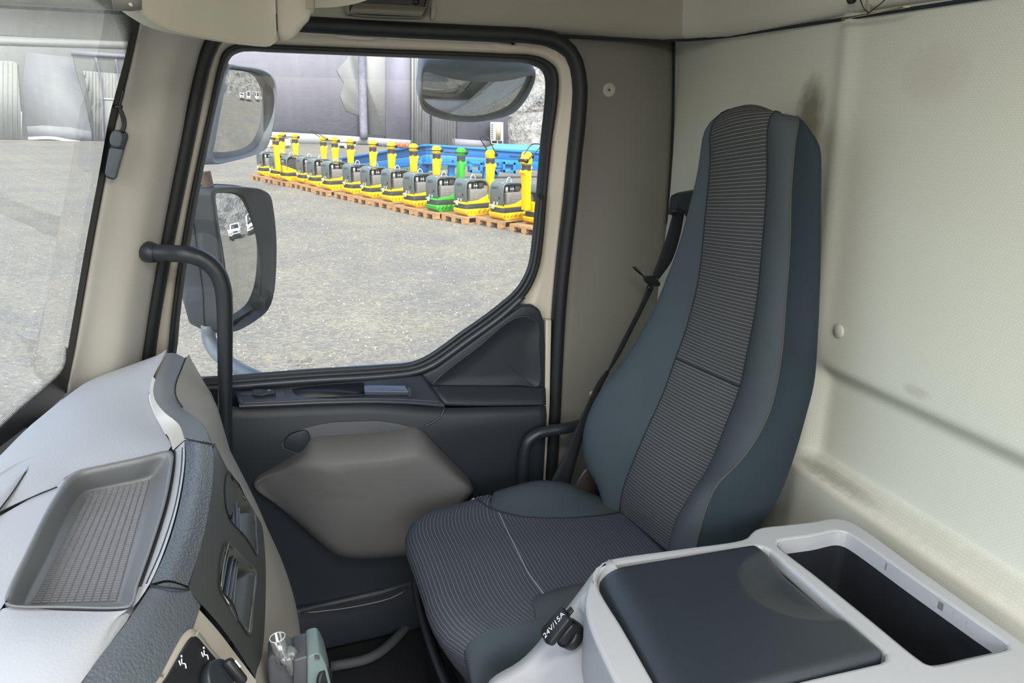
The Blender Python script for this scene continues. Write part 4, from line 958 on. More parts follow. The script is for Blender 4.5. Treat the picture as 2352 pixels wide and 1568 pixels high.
tube('cross_seam', [lo_rows[-1][j]+V((0.0005, 0, 0)) for j in range(11)], 0.0022, mSEAM, seat, 20, 6)
# bolsters
def bol(A, B, out, name, m, k=8):
    rows = []
    for i in range(NS):
        p, q = A[i], B[i]; f = i/(NS-1); o_ = out(f)
        rows.append([p.lerp(q, t/k)+o_*(math.sin(math.pi*t/k)**0.75) for t in range(k+1)])
    vs, fs, uv = grid(rows); return mk(name, vs, fs, m, seat, uv=uv)
def outL(f): return V((-0.030*max(0, 1-f*1.25)-0.006, 0.004, 0.0))
def outR(f): return V((-0.020*max(0, 1-f*1.2)-0.010, -0.004, 0.0))
bol(cln, sln, outL, 'far_bolster', mSIDE)
bol(crn, frn, outR, 'near_bolster', mSIDEG)
bol(frn, srn, lambda f: V((-0.004, -0.010, 0.0)), 'near_side', mSIDEB)
# back shell
bkr = []
for i, q in enumerate(srn):
    xb = max(q.x+0.015, 0.905-0.07*max(0, 1-i/(NS*0.45))); bkr.append(V((xb, q.y+(xb-q.x)*1.30+0.004, q.z-0.10*(xb-q.x))))
bkl = [V((min(0.905, max(0.86, p.x+0.08)), p.y-0.005, p.z-0.002)) for p in sln]
rows = [[srn[i], bkr[i], bkr[i].lerp(bkl[i], 0.33)+V((0.012, 0, 0)), bkr[i].lerp(bkl[i], 0.66)+V((0.012, 0, 0)), bkl[i], sln[i]] for i in range(NS)]
vs, fs, uv = grid([cat(r, 16) for r in rows]); mk('back_shell', vs, fs, mSIDEB, seat)
capt = [slt[-1], clt[-1], crt[-1], frt[-1], srt[-1]]
mk('top_cap', capt+[bkr[-1], bkl[-1]], [(0, 1, 2, 3, 4, 5, 6)], mSIDEB, seat)
for c, mm, r in ((cln, mSEAM, 0.0016), (crn, mSEAM, 0.0014), (frn, plain('olive seam thread', (74, 74, 66), 0.9), 0.0012)):
    tube('seam', [p+V((-0.0005, 0, 0)) for p in c], r, mm, seat, 70, 6)
tube('bolster_seam', [P(1484, 742, y=YC+.185), P(1510, 740, y=YC+.16), P(1540, 748, y=YC+.13), P(1574, 764, y=YC+.098)], 0.0018, mSEAM, seat, 14, 6)
# ---- cushion
XB, XF = 0.735, 0.235
def frontx(y): d = abs((y-YC)/0.245); return 0.208+0.075*max(0, d-0.55)**2/0.2
def topz(x, y):
    s = (x-0.2)/0.53
    z = 1.492+0.010*math.sin(math.pi*min(1, max(0, s)))-0.030*max(0, s-0.35)
    d = (y-YC)/0.245
    z += (0.030*max(0, s-0.25) if d < 0 else 0.030*math.exp(-((s-0.60)/0.22)**2)-0.16*max(0, s-0.74))*min(1, max(0, abs(d)-0.45)/0.35)                    # side wings rise toward the back
    z -= 0.050*max(0, abs(d)-0.80)**2/0.04*0.45
    z -= 0.016*max(0, (y-YC)/0.245)                                               # slight lean to the door side
    return z
YF = lambda x: YC+0.245*(1.0-0.10*max(0, (x-0.6)/0.135)**2)
YN = lambda x: YC-0.245
farseam = Pz([(1087, 1147, 1.478), (1100, 1160, 1.484), (1130, 1175, 1.49), (1180, 1185, 1.492), (1230, 1190, 1.49), (1290, 1192, 1.486), (1340, 1189, 1.482), (1390, 1182, 1.478), (1432, 1172, 1.474), (1500, 1150, 1.46)])
nearseam = [V((0.345, YC-0.245, 1.49)), V((0.355, YC-0.20, 1.49)), V((0.375, YC-0.165, 1.49)), V((0.42, YC-0.15, 1.49)), V((0.52, YC-0.14, 1.49)), V((0.62, YC-0.13, 1.49)), V((0.74, YC-0.12, 1.49))]
def yat(curve, x, default):
    for a, b in zip(curve, curve[1:]):
        if (a.x-x)*(b.x-x) <= 0 and a.x != b.x: return a.lerp(b, (x-a.x)/(b.x-a.x)).y
    return default
fsc = cat(farseam, 60); nsc = cat(nearseam, 60)
def profile(y):
    """front of the cushion rolled over, then the top, at one y"""
    fx = frontx(y); zt = topz(fx+0.05, y)
    pts = [V((fx+0.055, y, zt-0.150)), V((fx+0.022, y, zt-0.095)), V((fx+0.004, y, zt-0.055)), V((fx, y, zt-0.034)), V((fx+0.010, y, zt-0.014)), V((fx+0.034, y, zt-0.001))]
    x = fx+0.07
    while x < XB: pts.append(V((x, y, topz(x, y)))); x += 0.03
    pts.append(V((XB+0.02, y, topz(XB, y)-0.004))); return pts
NX = 60
def strip_rows(y0f, y1f, k, zlift=lambda x, t: 0.0):
    base = [cat(profile(YC+0.245*d), NX) for d in (-1, -0.9, -0.75, -0.5, -0.25, 0, 0.25, 0.5, 0.75, 0.9, 1)]
    rows = []
    for i in range(NX):
        line = cat([b[i] for b in base], 61); xm = line[30].x
        y0, y1 = y0f(xm, i), y1f(xm, i); r = []
        for j in range(k+1):
            y = y0+(y1-y0)*j/k; q = None
            for a, b in zip(line, line[1:]):
                if a.y-1e-6 <= y <= b.y+1e-6: q = a.lerp(b, (y-a.y)/(b.y-a.y)); break
            if q is None: q = line[0].copy() if y < line[0].y else line[-1].copy(); q.y = y
            r.append(q+V((0, 0, zlift(q.x, j/k))))
        rows.append(r)
    return rows
isf = lambda xm, i: xm > 0.30 and i > 22
yf_ = lambda xm, i: max(YC+0.02, yat(fsc, xm, YC+0.245)) if xm > 0.372 else YC+0.245
yf_ = (lambda g: (lambda xm, i: min(YC+0.245, g(xm, i))))(yf_)
YNE = YC-0.212
yn_ = lambda xm, i: max(YNE, yat(nsc, xm, YNE)) if (xm > 0.345 and i > 20) else YNE
yff = lambda xm, i: yf_(xm, i) if i > 20 else YC+0.245
rib = strip_rows(yn_, yff, 16)
vs, fs, uv = grid(rib)
_b5 = cat(profile(YC), NX); _len = sum((_b5[i+1]-_b5[i]).length for i in range(NX-1))
uv = [(rib[i][j].y, i*_len/(NX-1)) for i in range(NX) for j in range(17)]
cush = mk('cushion', vs, fs, mSTRC, seat, uv=uv)
far_b = [r for r in strip_rows(yff, lambda xm, i: YC+0.245+0.012*min(1, max(0, (xm-0.40)/0.10)), 8, lambda x, t: 0.014*math.sin(math.pi*min(1, t*1.0))*min(1, max(0, (x-0.40)/0.14)))]
vs, fs, uv = grid(far_b[21:]); mk('cushion_wing', vs, fs, mSIDE, seat)
near_b = strip_rows(lambda xm, i: YNE-0.002, yn_, 6, lambda x, t: 0.010*math.sin(math.pi*t)*min(1, max(0, (x-0.34)/0.06)))
vs, fs, uv = grid(near_b[21:]); mk('cushion_wing', vs, fs, mSIDEG, seat)
# skirt under the near edge and round the front
ne = [r[0] for r in strip_rows(lambda xm, i: YNE, lambda xm, i: YC, 2)]
ne = [p for p in ne[4:]]
lofted('near_skirt', [ne, [p+V((0.002, -0.018, -0.008)) for p in ne], [p+V((0.006, -0.030, -0.036)) for p in ne], [p+V((0.014, -0.024, -0.085)) for p in ne], [V((p.x*0.9+0.06, p.y+0.01, max(1.33, p.z-0.15))) for p in ne]], mSIDE, seat, 40, 4)
fe = [r[-1] for r in strip_rows(lambda xm, i: YC, lambda xm, i: YC+0.245, 2)]
lofted('far_skirt', [fe[2:], [p+V((0.004, 0.010, -0.025)) for p in fe[2:]], [V((p.x*0.9+0.06, p.y-0.01, p.z-0.13)) for p in fe[2:]]], mSIDE, seat, 40, 4)
# seams on the cushion
sx = Pz([(1145, 1178, 1.493), (1165, 1215, 1.50), (1190, 1265, 1.504), (1215, 1315, 1.504), (1240, 1352, 1.502), (1250, 1370, 1.50)])
def drop(p, dz=0.0012):
    # put a point of the plan on the cushion surface
    best = min((q for r in rib for q in r), key=lambda q: (q.x-p.x)**2+(q.y-p.y)**2); return V((p.x, p.y, topz(p.x, p.y)+dz))
tube('cushion_seam', [drop(p) for p in sx], 0.0016, mSEAML, seat, 24, 6)
tube('cushion_seam', [drop(p, 0.0016) for p in fsc[4:50]], 0.0014, mSEAM, seat, 40, 6)
wq = P(1087, 1147, z=1.482)
for k in range(4): tube('frayed_thread', [wq+V((0.002*k, 0.003*k-0.006, 0.0)), wq+V((0.012+0.006*k, -0.004*k, 0.006+0.002*k))], 0.0008, plain('blue thread', (70, 110, 135), 0.9) if k == 0 else bpy.data.materials['blue thread'], seat, 4, 5)
lathe('worn_patch', wq, (-0.5, 0.2, 1), [(0.005, -0.004), (0.004, 0.002), (0.0, 0.003)], plain('exposed foam', (176, 160, 140), 0.9), seat, 10)
# base under the cushion
prism('seat_base', [(0.262, YC-0.19, 1.345), (0.262, YC+0.2, 1.345), (0.70, YC+0.2, 1.36), (0.70, YC-0.19, 1.36)], (0, 0, -0.33), mBLK, seat, 0.02, 3)
for k in range(3):
    xx = 0.245+0.016*k
    tube('base_bellows', [V((xx+0.01, YC-0.2, 1.33-0.05*k)), V((xx-0.002, YC-0.19, 1.33-0.05*k)), V((xx-0.004, YC+0.19, 1.33-0.05*k)), V((xx+0.01, YC+0.2, 1.33-0.05*k))], 0.010, mBLK, seat, 20, 8)
tube('slide_lever', [V((0.27, YC-0.21, 1.20)), V((0.25, YC-0.20, 1.16)), V((0.245, YC-0.05, 1.14))], 0.008, mBLKS, seat, 10, 8)
# recliner bracket seen in the gap
mRUST = plain('worn brown bracket', (74, 62, 54), 0.6, var=0.4, vscale=60)
prism('recliner_bracket', [P(1330, 1105, y=1.45), P(1346, 1078, y=1.45), P(1364, 1086, y=1.45), P(1405, 1146, y=1.45), P(1405, 1190, y=1.45), P(1318, 1190, y=1.45), P(1320, 1136, y=1.45)], (0, 0.012, 0), mRUST, seat, 0.003)
tube('bracket_cable', [P(1322, 1135, y=1.40), P(1332, 1100, y=1.40), P(1348, 1078, y=1.40), P(1362, 1070, y=1.40)], 0.0028, mDARK2, seat, 12, 6)

# ------------------------------------------------------------------ seat belt
belt = thing('seat_belt', 'black seat belt hanging from its guide on the pillar behind the seat', 'seat belt', (0.9, 1.6, 2.0))
gd = [(1540, 448), (1556, 441), (1590, 436), (1640, 440), (1640, 500), (1575, 500), (1560, 478), (1535, 500)]
gu = [P(1540, 449, y=1.56), P(1556, 442, y=1.56), P(1600, 434, y=1.56), P(1650, 440, y=1.56), P(1650, 520, y=1.56), P(1590, 520, y=1.56), P(1562, 476, y=1.56), P(1543, 478, y=1.56), P(1534, 496, y=1.56)]
prism('belt_guide', rounded(gu, 0.008), (0, -0.03, 0), mDARK, belt, 0.006, 3)
prism('guide_slot', rounded([P(1541, 484, y=1.526), P(1566, 478, y=1.526), P(1572, 490, y=1.526), P(1545, 496, y=1.526)], 0.003), (0, 0.006, 0), mBLK, belt, 0)
def ribbon(name, left, rgt, m, parent, n=30, th=0.0014):
    vs, fs, uv = loft([left, rgt], n, 3); return mk(name, vs, fs, m, parent, uv=uv, solid=th)
ribbon('webbing', Py([(1546, 490, 1.535), (1532, 540, 1.545), (1515, 590, 1.555), (1497, 636, 1.56)]), Py([(1572, 486, 1.535), (1562, 540, 1.545), (1542, 600, 1.555), (1514, 640, 1.56)]), mBELT, belt)
ribbon('webbing', Py([(1488, 656, 1.578), (1470, 700, 1.575), (1440, 760, 1.57), (1412, 815, 1.565), (1392, 858, 1.56)]), Py([(1502, 660, 1.578), (1480, 705, 1.575), (1448, 768, 1.57), (1422, 818, 1.565), (1400, 852, 1.56)]), mBELT, belt)
ribbon('webbing', Py([(1393, 850, 1.55), (1372, 878, 1.535), (1345, 935, 1.53), (1322, 985, 1.525), (1296, 1045, 1.515), (1262, 1114, 1.505), (1250, 1150, 1.50)]), Py([(1400, 856, 1.55), (1384, 884, 1.535), (1362, 935, 1.53), (1345, 985, 1.525), (1326, 1050, 1.515), (1306, 1126, 1.505), (1300, 1160, 1.50)]), mBELT, belt)
tp = P(1492, 646, y=1.572)
prism('tongue_grip', rounded([P(1476, 634, y=1.57), P(1497, 632, y=1.57), P(1513, 648, y=1.57), P(1510, 656, y=1.57), P(1490, 655, y=1.57), P(1478, 645, y=1.57)], 0.004), (0, -0.012, 0), mBLK, belt, 0.003)
prism('tongue_blade', [P(1449, 613, y=1.565), P(1455, 612, y=1.565), P(1482, 631, y=1.565), P(1478, 637, y=1.565)], (0.004, -0.003, 0.002), mCHROME, belt, 0.0006)
lathe('stop_button', P(1492, 660, y=1.565), (0, -1, 0.2), [(0.006, -0.004), (0.006, 0.005), (0.004, 0.007), (0, 0.007)], mBLK, belt, 14)

# ------------------------------------------------------------------ overhead things
vis = thing('sun_visor', 'thick padded beige sun visor folded down over the windscreen pillar', 'sun visor', (-0.05, 1.3, 2.45))
# lower edge level, slab swung slightly into the cab
VB = [P(300, 12, y=1.11), P(312, 22, y=1.13), P(330, 36, y=1.15), P(380, 65, y=1.20), P(470, 86, y=1.30), P(560, 102, y=1.385), P(600, 106, y=1.415), P(616, 106, y=1.425), P(628, 100, y=1.43), P(636, 88, y=1.432)]
VT = [p+V((0.012, 0.008, 0.20)) for i, p in enumerate(VB)]
VT = [V((p.x, p.y, 2.765)) for p in VT]
th = V((-0.02, 0.02, 0.0))
front = [VB, [p+V((0, -0.006, 0.010)) for p in VB], [a.lerp(b, 0.5)+V((0, -0.012, 0)) for a, b in zip(VB, VT)], VT]
lofted('pad', front, mVISOR, vis, 40, 5)
lofted('pad_back', [VB, [p+th*0.7+V((0, 0, -0.004)) for p in VB], [p+th*1.6+V((0, 0, 0.02)) for p in VB], [p+th*1.6 for p in VT]], mVISOR, vis, 40, 4)
e0, e1 = VB[-1], VT[-1]
lofted('end_seam', [[e0, e0.lerp(e1, 0.5)+V((0, -0.012, 0)), e1], [e0+th, e0.lerp(e1, 0.5)+th, e1+th]], mVISOR, vis, 14, 4)
tube('piping', [p+V((0.0, -0.002, 0.001)) for p in VB], 0.0022, mVISOR, vis, 40, 6)
lathe('pivot', P(298, 2, y=1.12), (1, 0.2, 0.1), [(0.011, -0.02), (0.012, 0.0), (0.011, 0.012), (0.0, 0.014)], plain('dark grey pivot', (110, 108, 100), 0.5), vis, 18)
# storage shelf end hanging above the door
shf = thing('overhead_shelf', 'rounded grey-beige overhead shelf end above the passenger door', 'shelf', (0.1, 1.45, 2.5))
yq = 1.44
SB = Py([(643, 84, 1.455), (640, 92, 1.45), (650, 97, 1.45), (664, 98, 1.45), (676, 92, 1.45), (700, 60, 1.45), (714, 40, 1.44), (722, 28, 1.42)])
lofted('end_fin', [Py([(644, 60, 1.46), (648, 75, 1.46), (652, 86, 1.46), (658, 92, 1.46), (664, 92, 1.46), (680, 70, 1.46), (700, 40, 1.46), (716, 20, 1.46)]), SB, [p+V((0, 0, 0.035)) for p in SB], [p+V((0.004, -0.006, 0.15)) for p in SB], [V((p.x, p.y, 2.77)) for p in SB]], mVISOR, shf, 30, 5)
lofted('end_side', [Py([(644, 98, 1.475), (652, 60, 1.475), (662, 20, 1.475), (672, -40, 1.475)]), Py([(640, 90, 1.45), (650, 40, 1.45), (656, 0, 1.45), (660, -50, 1.45)])], mVISOR, shf, 16, 3)
UN = Py([(700, 20, 1.45), (722, 18, 1.42), (760, 17, 1.36), (800, 12, 1.28), (835, 3, 1.18), (865, -12, 1.08), (900, -40, 0.95)])
lofted('underside', [UN, [p+V((0.01, -0.01, 0.06)) for p in UN], [p+V((0.015, -0.015, 0.14)) for p in UN], [V((p.x+0.015, p.y-0.015, 2.77)) for p in UN]], mVISOR, shf, 30, 5)
lofted('back_face', [UN, [p+V((0.03, 0.03, 0.02)) for p in UN], [p+V((0.05, 0.05, 0.16)) for p in UN], [V((p.x+0.05, p.y+0.05, 2.77)) for p in UN]], mVISOR, shf, 30, 5)
# loudspeaker
spk = thing('loudspeaker', 'dark grille loudspeaker with grey frame in the roof lining above the door', 'loudspeaker', (0.25, 1.6, 2.5))
SF = [(795, 29), (803, 33), (960, 41), (975, 40), (985, 28), (992, 6), (998, -30), (802, -45), (796, -10)]
sf3 = [P(a, b, y=1.588) for a, b in SF]; sc_ = sum(sf3, V())/len(sf3)
mSPK = plain('grey speaker frame', (128, 124, 112), 0.55, var=0.05); mGRL = plain('dark speaker grille', (44, 44, 42), 0.6, var=0.2)
ringloft('frame', [[p+V((0, 0.04, 0)) for p in sf3], sf3, [sc_+(p-sc_)*0.93+V((0, -0.005, 0)) for p in sf3]], mSPK, spk, 90)
lofted('lower_lip', [Py([(803, 30, 1.583), (880, 34, 1.583), (968, 38, 1.583)]), Py([(806, 22, 1.578), (880, 26, 1.576), (972, 30, 1.578)]), Py([(814, 6, 1.588), (890, 10, 1.588), (978, 16, 1.588)])], mSPK, spk, 16, 4)
gr = [P(a, b, y=1.590) for a, b in [(812, 8), (890, 12), (976, 17), (992, -40), (806, -55)]]
prism('grille', gr, (0, 0.006, 0), mGRL, spk, 0)
# perforations as tiny raised rims
parts = []
g0, g1, g2, g3_ = P(814, 6, y=1.5895), P(974, 14, y=1.5895), P(982, -20, y=1.5895), P(812, -30, y=1.5895)
for r in range(10):
    for c in range(46):
        q = g0.lerp(g1, (c+0.5*(r % 2))/46).lerp(g3_.lerp(g2, (c+0.5*(r % 2))/46), r/10)
        parts.append(([q+V((0.0012*math.cos(k*math.pi/3), 0, 0.0012*math.sin(k*math.pi/3))) for k in range(6)], [(0, 1, 2, 3, 4, 5)]))
vs, fs = join(parts); pf = mk('grille_holes', vs, fs, plain('grille hole grey', (92, 92, 86), 0.7), spk, smooth=False); pf['kind'] = 'stuff'
lathe('grille_bolt', P(956, 3, y=1.588), (0, -1, 0), [(0.007, -0.002), (0.006, 0.002), (0, 0.003)], mBLK, spk, 14)
prism('recess_edge', [P(990, 45, y=1.60), P(1001, 45, y=1.60), P(1002, 20, y=1.60), P(999, -30, y=1.60), P(990, -30, y=1.60)], (0, 0.03, 0), mHEAD, spk, 0.004)

# ------------------------------------------------------------------ small loose things
stick = tag(prism('wooden_stick', [P(1935, 46, x=0.925), P(2075, 14, x=0.922), P(2092, 13, x=0.922), P(2090, 17, x=0.922), P(2075, 20, x=0.922), P(1937, 41, x=0.925)], (-0.003, 0, 0.0), plain('pale wood', (206, 192, 160), 0.7, var=0.1), None, 0.0005), 'thin pale wooden stick pushed into the roof lining seam', 'stick')
wire = thing('loose_wire', 'thin dark loose wire sticking out of the roof lining seam', 'wire', (0.92, 0.9, 2.47))
tube('strand', [P(1994, 28, x=0.918), P(1983, 18, x=0.912), P(1978, 4, x=0.91), P(1972, -8, x=0.91)], 0.0010, mBLK, wire, 14, 5)
tube('strand', [P(1992, 32, x=0.918), P(2010, 18, x=0.912), P(2028, 4, x=0.91), P(2040, -10, x=0.91)], 0.0009, mBLK, wire, 14, 5)
lathe('wire_end', P(1955, -2, x=0.91), (0, 1, 0.3), [(0.006, -0.006), (0.008, 0), (0.005, 0.006), (0, 0.007)], mBLK, wire, 10)
# toll or antenna unit on the pillar edge
unit = thing('antenna_unit', 'small dark grey plastic unit with a cable clipped on the windscreen pillar', 'antenna', (-0.27, 1.5, 2.15))
mUNIT = plain('slate grey plastic', (84, 92, 98), 0.5, var=0.08); mUNITD = plain('darker slate plastic', (52, 58, 64), 0.5, var=0.08)
yu = 1.500
prism('unit_top', rounded(py([(258, 299), (275, 300), (283, 312), (276, 341), (252, 334), (250, 318)], yu-0.012), 0.006), (0, 0.02, 0), mUNIT, unit, 0.003, 3)
prism('unit_side', rounded(py([(259, 298), (284, 300), (294, 312), (287, 332), (264, 414), (245, 410), (241, 400)], yu), 0.006), (0, 0.016, 0), mUNITD, unit, 0.003, 3)
prism('unit_bottom', rounded(py([(251, 338), (284, 343), (264, 412), (242, 404), (240, 396)], yu-0.008), 0.005), (0, 0.016, 0), mUNIT, unit, 0.003, 3)
tube('cable', py([(281, 305), (287, 290), (287, 275), (281, 258), (275, 244), (279, 226), (284, 205)], yu), 0.0024, mBLK, unit, 24, 8)
tube('cable', py([(277, 303), (283, 290), (282, 276), (277, 258), (272, 246)], yu), 0.0024, mBLK, unit, 20, 8)
box('cable_clip', P(272, 245, y=yu), (0.014, 0.008, 0.006), mBLK, unit, 0.002)
# breath tester hanging on the dash side
bt = thing('breath_alcohol_tester', 'grey-green handheld breath tester with a clear plastic mouthpiece by the dashboard', 'breath tester', (0.02, 0.78, 1.5))
mBT = plain('grey green plastic', (104, 120, 118), 0.42, var=0.05); mBTB = plain('dark grey plastic', (70, 72, 76), 0.45, var=0.08)
mCLR = glass('clear plastic', (0.88, 0.90, 0.90, 1), 0.22, rgb(215, 217, 217), gloss=0.12, rough=0.08)
yb = 0.78
def bq(a, b, dy=0): return P(a, b, y=yb+dy)
prism('holder', rounded([bq(614, 1512), bq(634, 1500), bq(672, 1503), bq(688, 1518), bq(690, 1620), bq(622, 1620)], 0.01), (0, 0.035, 0), mBTB, bt, 0.005, 3)
prism('body', rounded([bq(674, 1516, -0.01), bq(708, 1506, -0.01), bq(706, 1640, -0.01), bq(674, 1640, -0.01)], 0.004), (0, 0.045, 0), mBTB, bt, 0.004, 3)
prism('body_cap', rounded([bq(706, 1507, -0.014), bq(730, 1500, -0.014), bq(738, 1505, -0.014), bq(750, 1530, -0.014), bq(762, 1580, -0.014), bq(762, 1640, -0.014), bq(706, 1640, -0.014)], 0.006), (0, 0.05, 0), mBT, bt, 0.006, 3)
for k in range(6):
    q = bq(724+k*1.8, 1508+0.3*k, -0.016); box('grip_rib', q, (0.0009, 0.002, 0.005), mBTB, bt, 0)
lathe('round_badge', bq(748, 1558, -0.014), (0.75, -0.6, 0.1), [(0.013, -0.004), (0.013, 0.0006), (0.012, 0.0012), (0.0, 0.001)], mBLK, bt, 24)
ax = (bq(636, 1462)-bq(648, 1512)).normalized()
c0 = bq(650, 1516); lt = (bq(637, 1463)-c0).length
lathe('mouthpiece', c0, ax, [(0.0085, 0), (0.0088, lt*0.3), (0.0092, lt), (0.0082, lt), (0.0078, 0.004)], mCLR, bt, 26)
tube('mouthpiece_rim', [bq(637, 1463)+((ax.orthogonal().normalized())*math.cos(q)+ax.cross(ax.orthogonal().normalized())*math.sin(q))*0.0088 for q in [i*math.pi/8 for i in range(16)]], 0.0006, plain('clear rim highlight', (190, 192, 194), 0.2), bt, 32, 6, True)
lathe('mouthpiece_disc', bq(664, 1506, -0.004), (0.35, -0.8, 0.5), [(0.0105, -0.0012), (0.011, 0), (0.0105, 0.0012), (0.004, 0.002), (0.0, 0.002)], mCLR, bt, 24)
tube('mouthpiece_stem', [bq(662, 1508, -0.006), bq(666, 1530, -0.008), bq(670, 1548, -0.006)], [0.005, 0.004, 0.0025], mCLR, bt, 12, 10)

# ================================================================== the yard outside
mg, nt, b = new_mat('pale crushed stone ground'); co = coords(nt)
n1 = noise(nt, co, 0.35, 5, 0.65); n2 = noise(nt, co, 2.2, 4, 0.6); n3 = noise(nt, co, 45, 3, 0.7)
vo = N(nt, 'ShaderNodeTexVoronoi'); vo.inputs['Scale'].default_value = 22; L(nt, co, vo.inputs['Vector'])
c1 = mixc(nt, ramp(nt, n1, 0.38, 0.62), rgb(110, 109, 107), rgb(130, 127, 114))
c2 = mixc(nt, math_n(nt, 'MULTIPLY', ramp(nt, n2, 0.5, 0.7), 0.6), c1, rgb(138, 132, 114))
c3 = mixc(nt, math_n(nt, 'MULTIPLY', ramp(nt, vo.outputs['Color'], 0.25, 0.75), 0.55), c2, rgb(84, 84, 87))
c4 = mixc(nt, math_n(nt, 'MULTIPLY', ramp(nt, n3, 0.35, 0.6, (1, 1, 1, 1), (0, 0, 0, 1)), 0.5), c3, rgb(92, 90, 85))
L(nt, c4, b.inputs['Base Color']); b.inputs['Roughness'].default_value = 0.95; b.inputs['Specular IOR Level'].default_value = 0.1
bump(nt, b, math_n(nt, 'ADD', vo.outputs['Distance'], n3), 0.6, 0.03)
mk_g = mk('ground', [V((-160, -160, 0)), V((160, -160, 0)), V((160, 160, 0)), V((-160, 160, 0))], [(0, 1, 2, 3)], mg, smooth=False); struct(mk_g, 'pale crushed stone yard')
# loose stones
rnd = random.Random(3); parts_v = []; parts_f = []
def stone(x, y, s):
    k = len(parts_v); a = rnd.random()*6.28; c, d = math.cos(a), math.sin(a)
    for px_, py_, pz_ in ((1, 0, 0.1), (-0.9, 0.1, 0), (0.1, 0.8, 0), (0, -0.75, 0.1), (0.1, 0.1, 0.6)):
        px_ *= s*(0.7+0.6*rnd.random()); py_ *= s*(0.7+0.6*rnd.random())
        parts_v.append((x+px_*c-py_*d, y+px_*d+py_*c, pz_*s*(0.8+0.5*rnd.random())))
    for f in ((0, 2, 4), (2, 1, 4), (1, 3, 4), (3, 0, 4)): parts_f.append(tuple(i+k for i in f))
for i in range(42000):
    y = 4.5+26*rnd.random()**1.7; x = -0.45*y-1+(0.95*y+2.5)*rnd.random(); stone(x, y, (0.006+0.016*rnd.random()**2)*(0.7+0.02*y))
ms, nt, b = new_mat('grey stones'); co = coords(nt); vo = N(nt, 'ShaderNodeTexVoronoi'); vo.inputs['Scale'].default_value = 15; L(nt, co, vo.inputs['Vector'])
L(nt, ramp(nt, vo.outputs['Color'], 0.1, 0.9, rgb(76, 76, 80), rgb(142, 140, 134)), b.inputs['Base Color']); b.inputs['Roughness'].default_value = 0.8
gs = mk('gravel', parts_v, parts_f, ms, mk_g, smooth=False); gs['kind'] = 'stuff'

def PN(px, py_, o, n):
    d = ray(px, py_); return CAM+d*((o-CAM).dot(n)/d.dot(n))
# ---- warehouse
B0 = V((1.08, 52.5, 0)); Bd = (V((10.88, 50.68, 0))-V((-13.42, 55.41, 0))).normalized(); Bn = V((Bd.y, -Bd.x, 0)); Bn = Bn if Bn.y < 0 else -Bn
hall = thing('warehouse', 'big grey warehouse hall with tarpaulin walls, a metal gate and corrugated sheets', 'building', tuple(B0))
def tarp(name, c, var=0.10, sc=0.5, streak=False):
    m, nt, b = new_mat(name); co = coords(nt); C = rgb(*c)
    f = noise(nt, co, sc, 5, 0.7); f2 = noise(nt, co, sc*6, 3)
    mp = N(nt, 'ShaderNodeMapping'); mp.inputs['Scale'].default_value = (2.5, 2.5, 0.12); L(nt, co, mp.inputs[0]); f3 = noise(nt, mp.outputs[0], 1.0, 4)
    col = mixc(nt, ramp(nt, f, 0.35, 0.65), tuple(x*(1-var) for x in C[:3])+(1,), tuple(min(1, x*(1+var)) for x in C[:3])+(1,))
    col = mixc(nt, math_n(nt, 'MULTIPLY', ramp(nt, f3, 0.5, 0.75), 0.18), col, rgb(140, 140, 138))
    L(nt, col, b.inputs['Base Color']); b.inputs['Roughness'].default_value = 0.7
    bump(nt, b, f, 0.35, 0.15); return m
mT1 = tarp('purple grey tarpaulin', (114, 114, 126), 0.05); mT2 = tarp('pale grey tarpaulin', (134, 136, 138), 0.05); mT3 = tarp('dark purple tarpaulin', (114, 113, 129), 0.04)
mT4 = tarp('grey green cladding', (116, 119, 119), 0.04); mSHEET = tarp('corrugated steel sheet', (124, 127, 126), 0.04); mROLL = tarp('rolled tarpaulin', (108, 109, 124), 0.15, 3)
mGATE = tarp('gate steel', (130, 132, 138), 0.04)
mT5 = tarp('pale curtain tarpaulin', (106, 109, 115), 0.05)
def wpan(name, px, m, offs, th=0.08, par=hall, bev=0.0):
    o = B0+Bn*offs; return prism(name, [PN(a, b, o, Bn) for a, b in px], Bn*th, m, par, bev)
def wpt(a, b, offs): return PN(a, b, B0+Bn*offs, Bn)
wpan('cladding', [(-700, 330), (1168, 342), (1158, -40), (-700, -110)], mT1, -0.12, 0.12)
wpan('cladding', [(-600, 322), (330, 330), (330, -80), (-600, -105)], mT4, 0.0, 0.06)
wpan('tarpaulin', [(790, 40), (802, 90), (798, 135), (774, 160), (778, 170), (790, 190), (782, 222), (795, 255), (838, 270), (848, 308), (888, 312), (888, 40)], mT2, 0.0, 0.04)
wpan('tarpaulin', [(886, 40), (946, 40), (946, 328), (886, 322)], mT3, 0.0, 0.08)
wpan('skirt_strip', [(560, 300), (660, 304), (800, 312), (946, 322), (946, 338), (560, 331)], mT2, 0.06, 0.06)
tube('rolled_tarpaulin', [wpt(831, 60, 0.2), wpt(832, 150, 0.2), wpt(834, 250, 0.22), wpt(836, 318, 0.25)], 0.27, mROLL, hall, 16, 10)
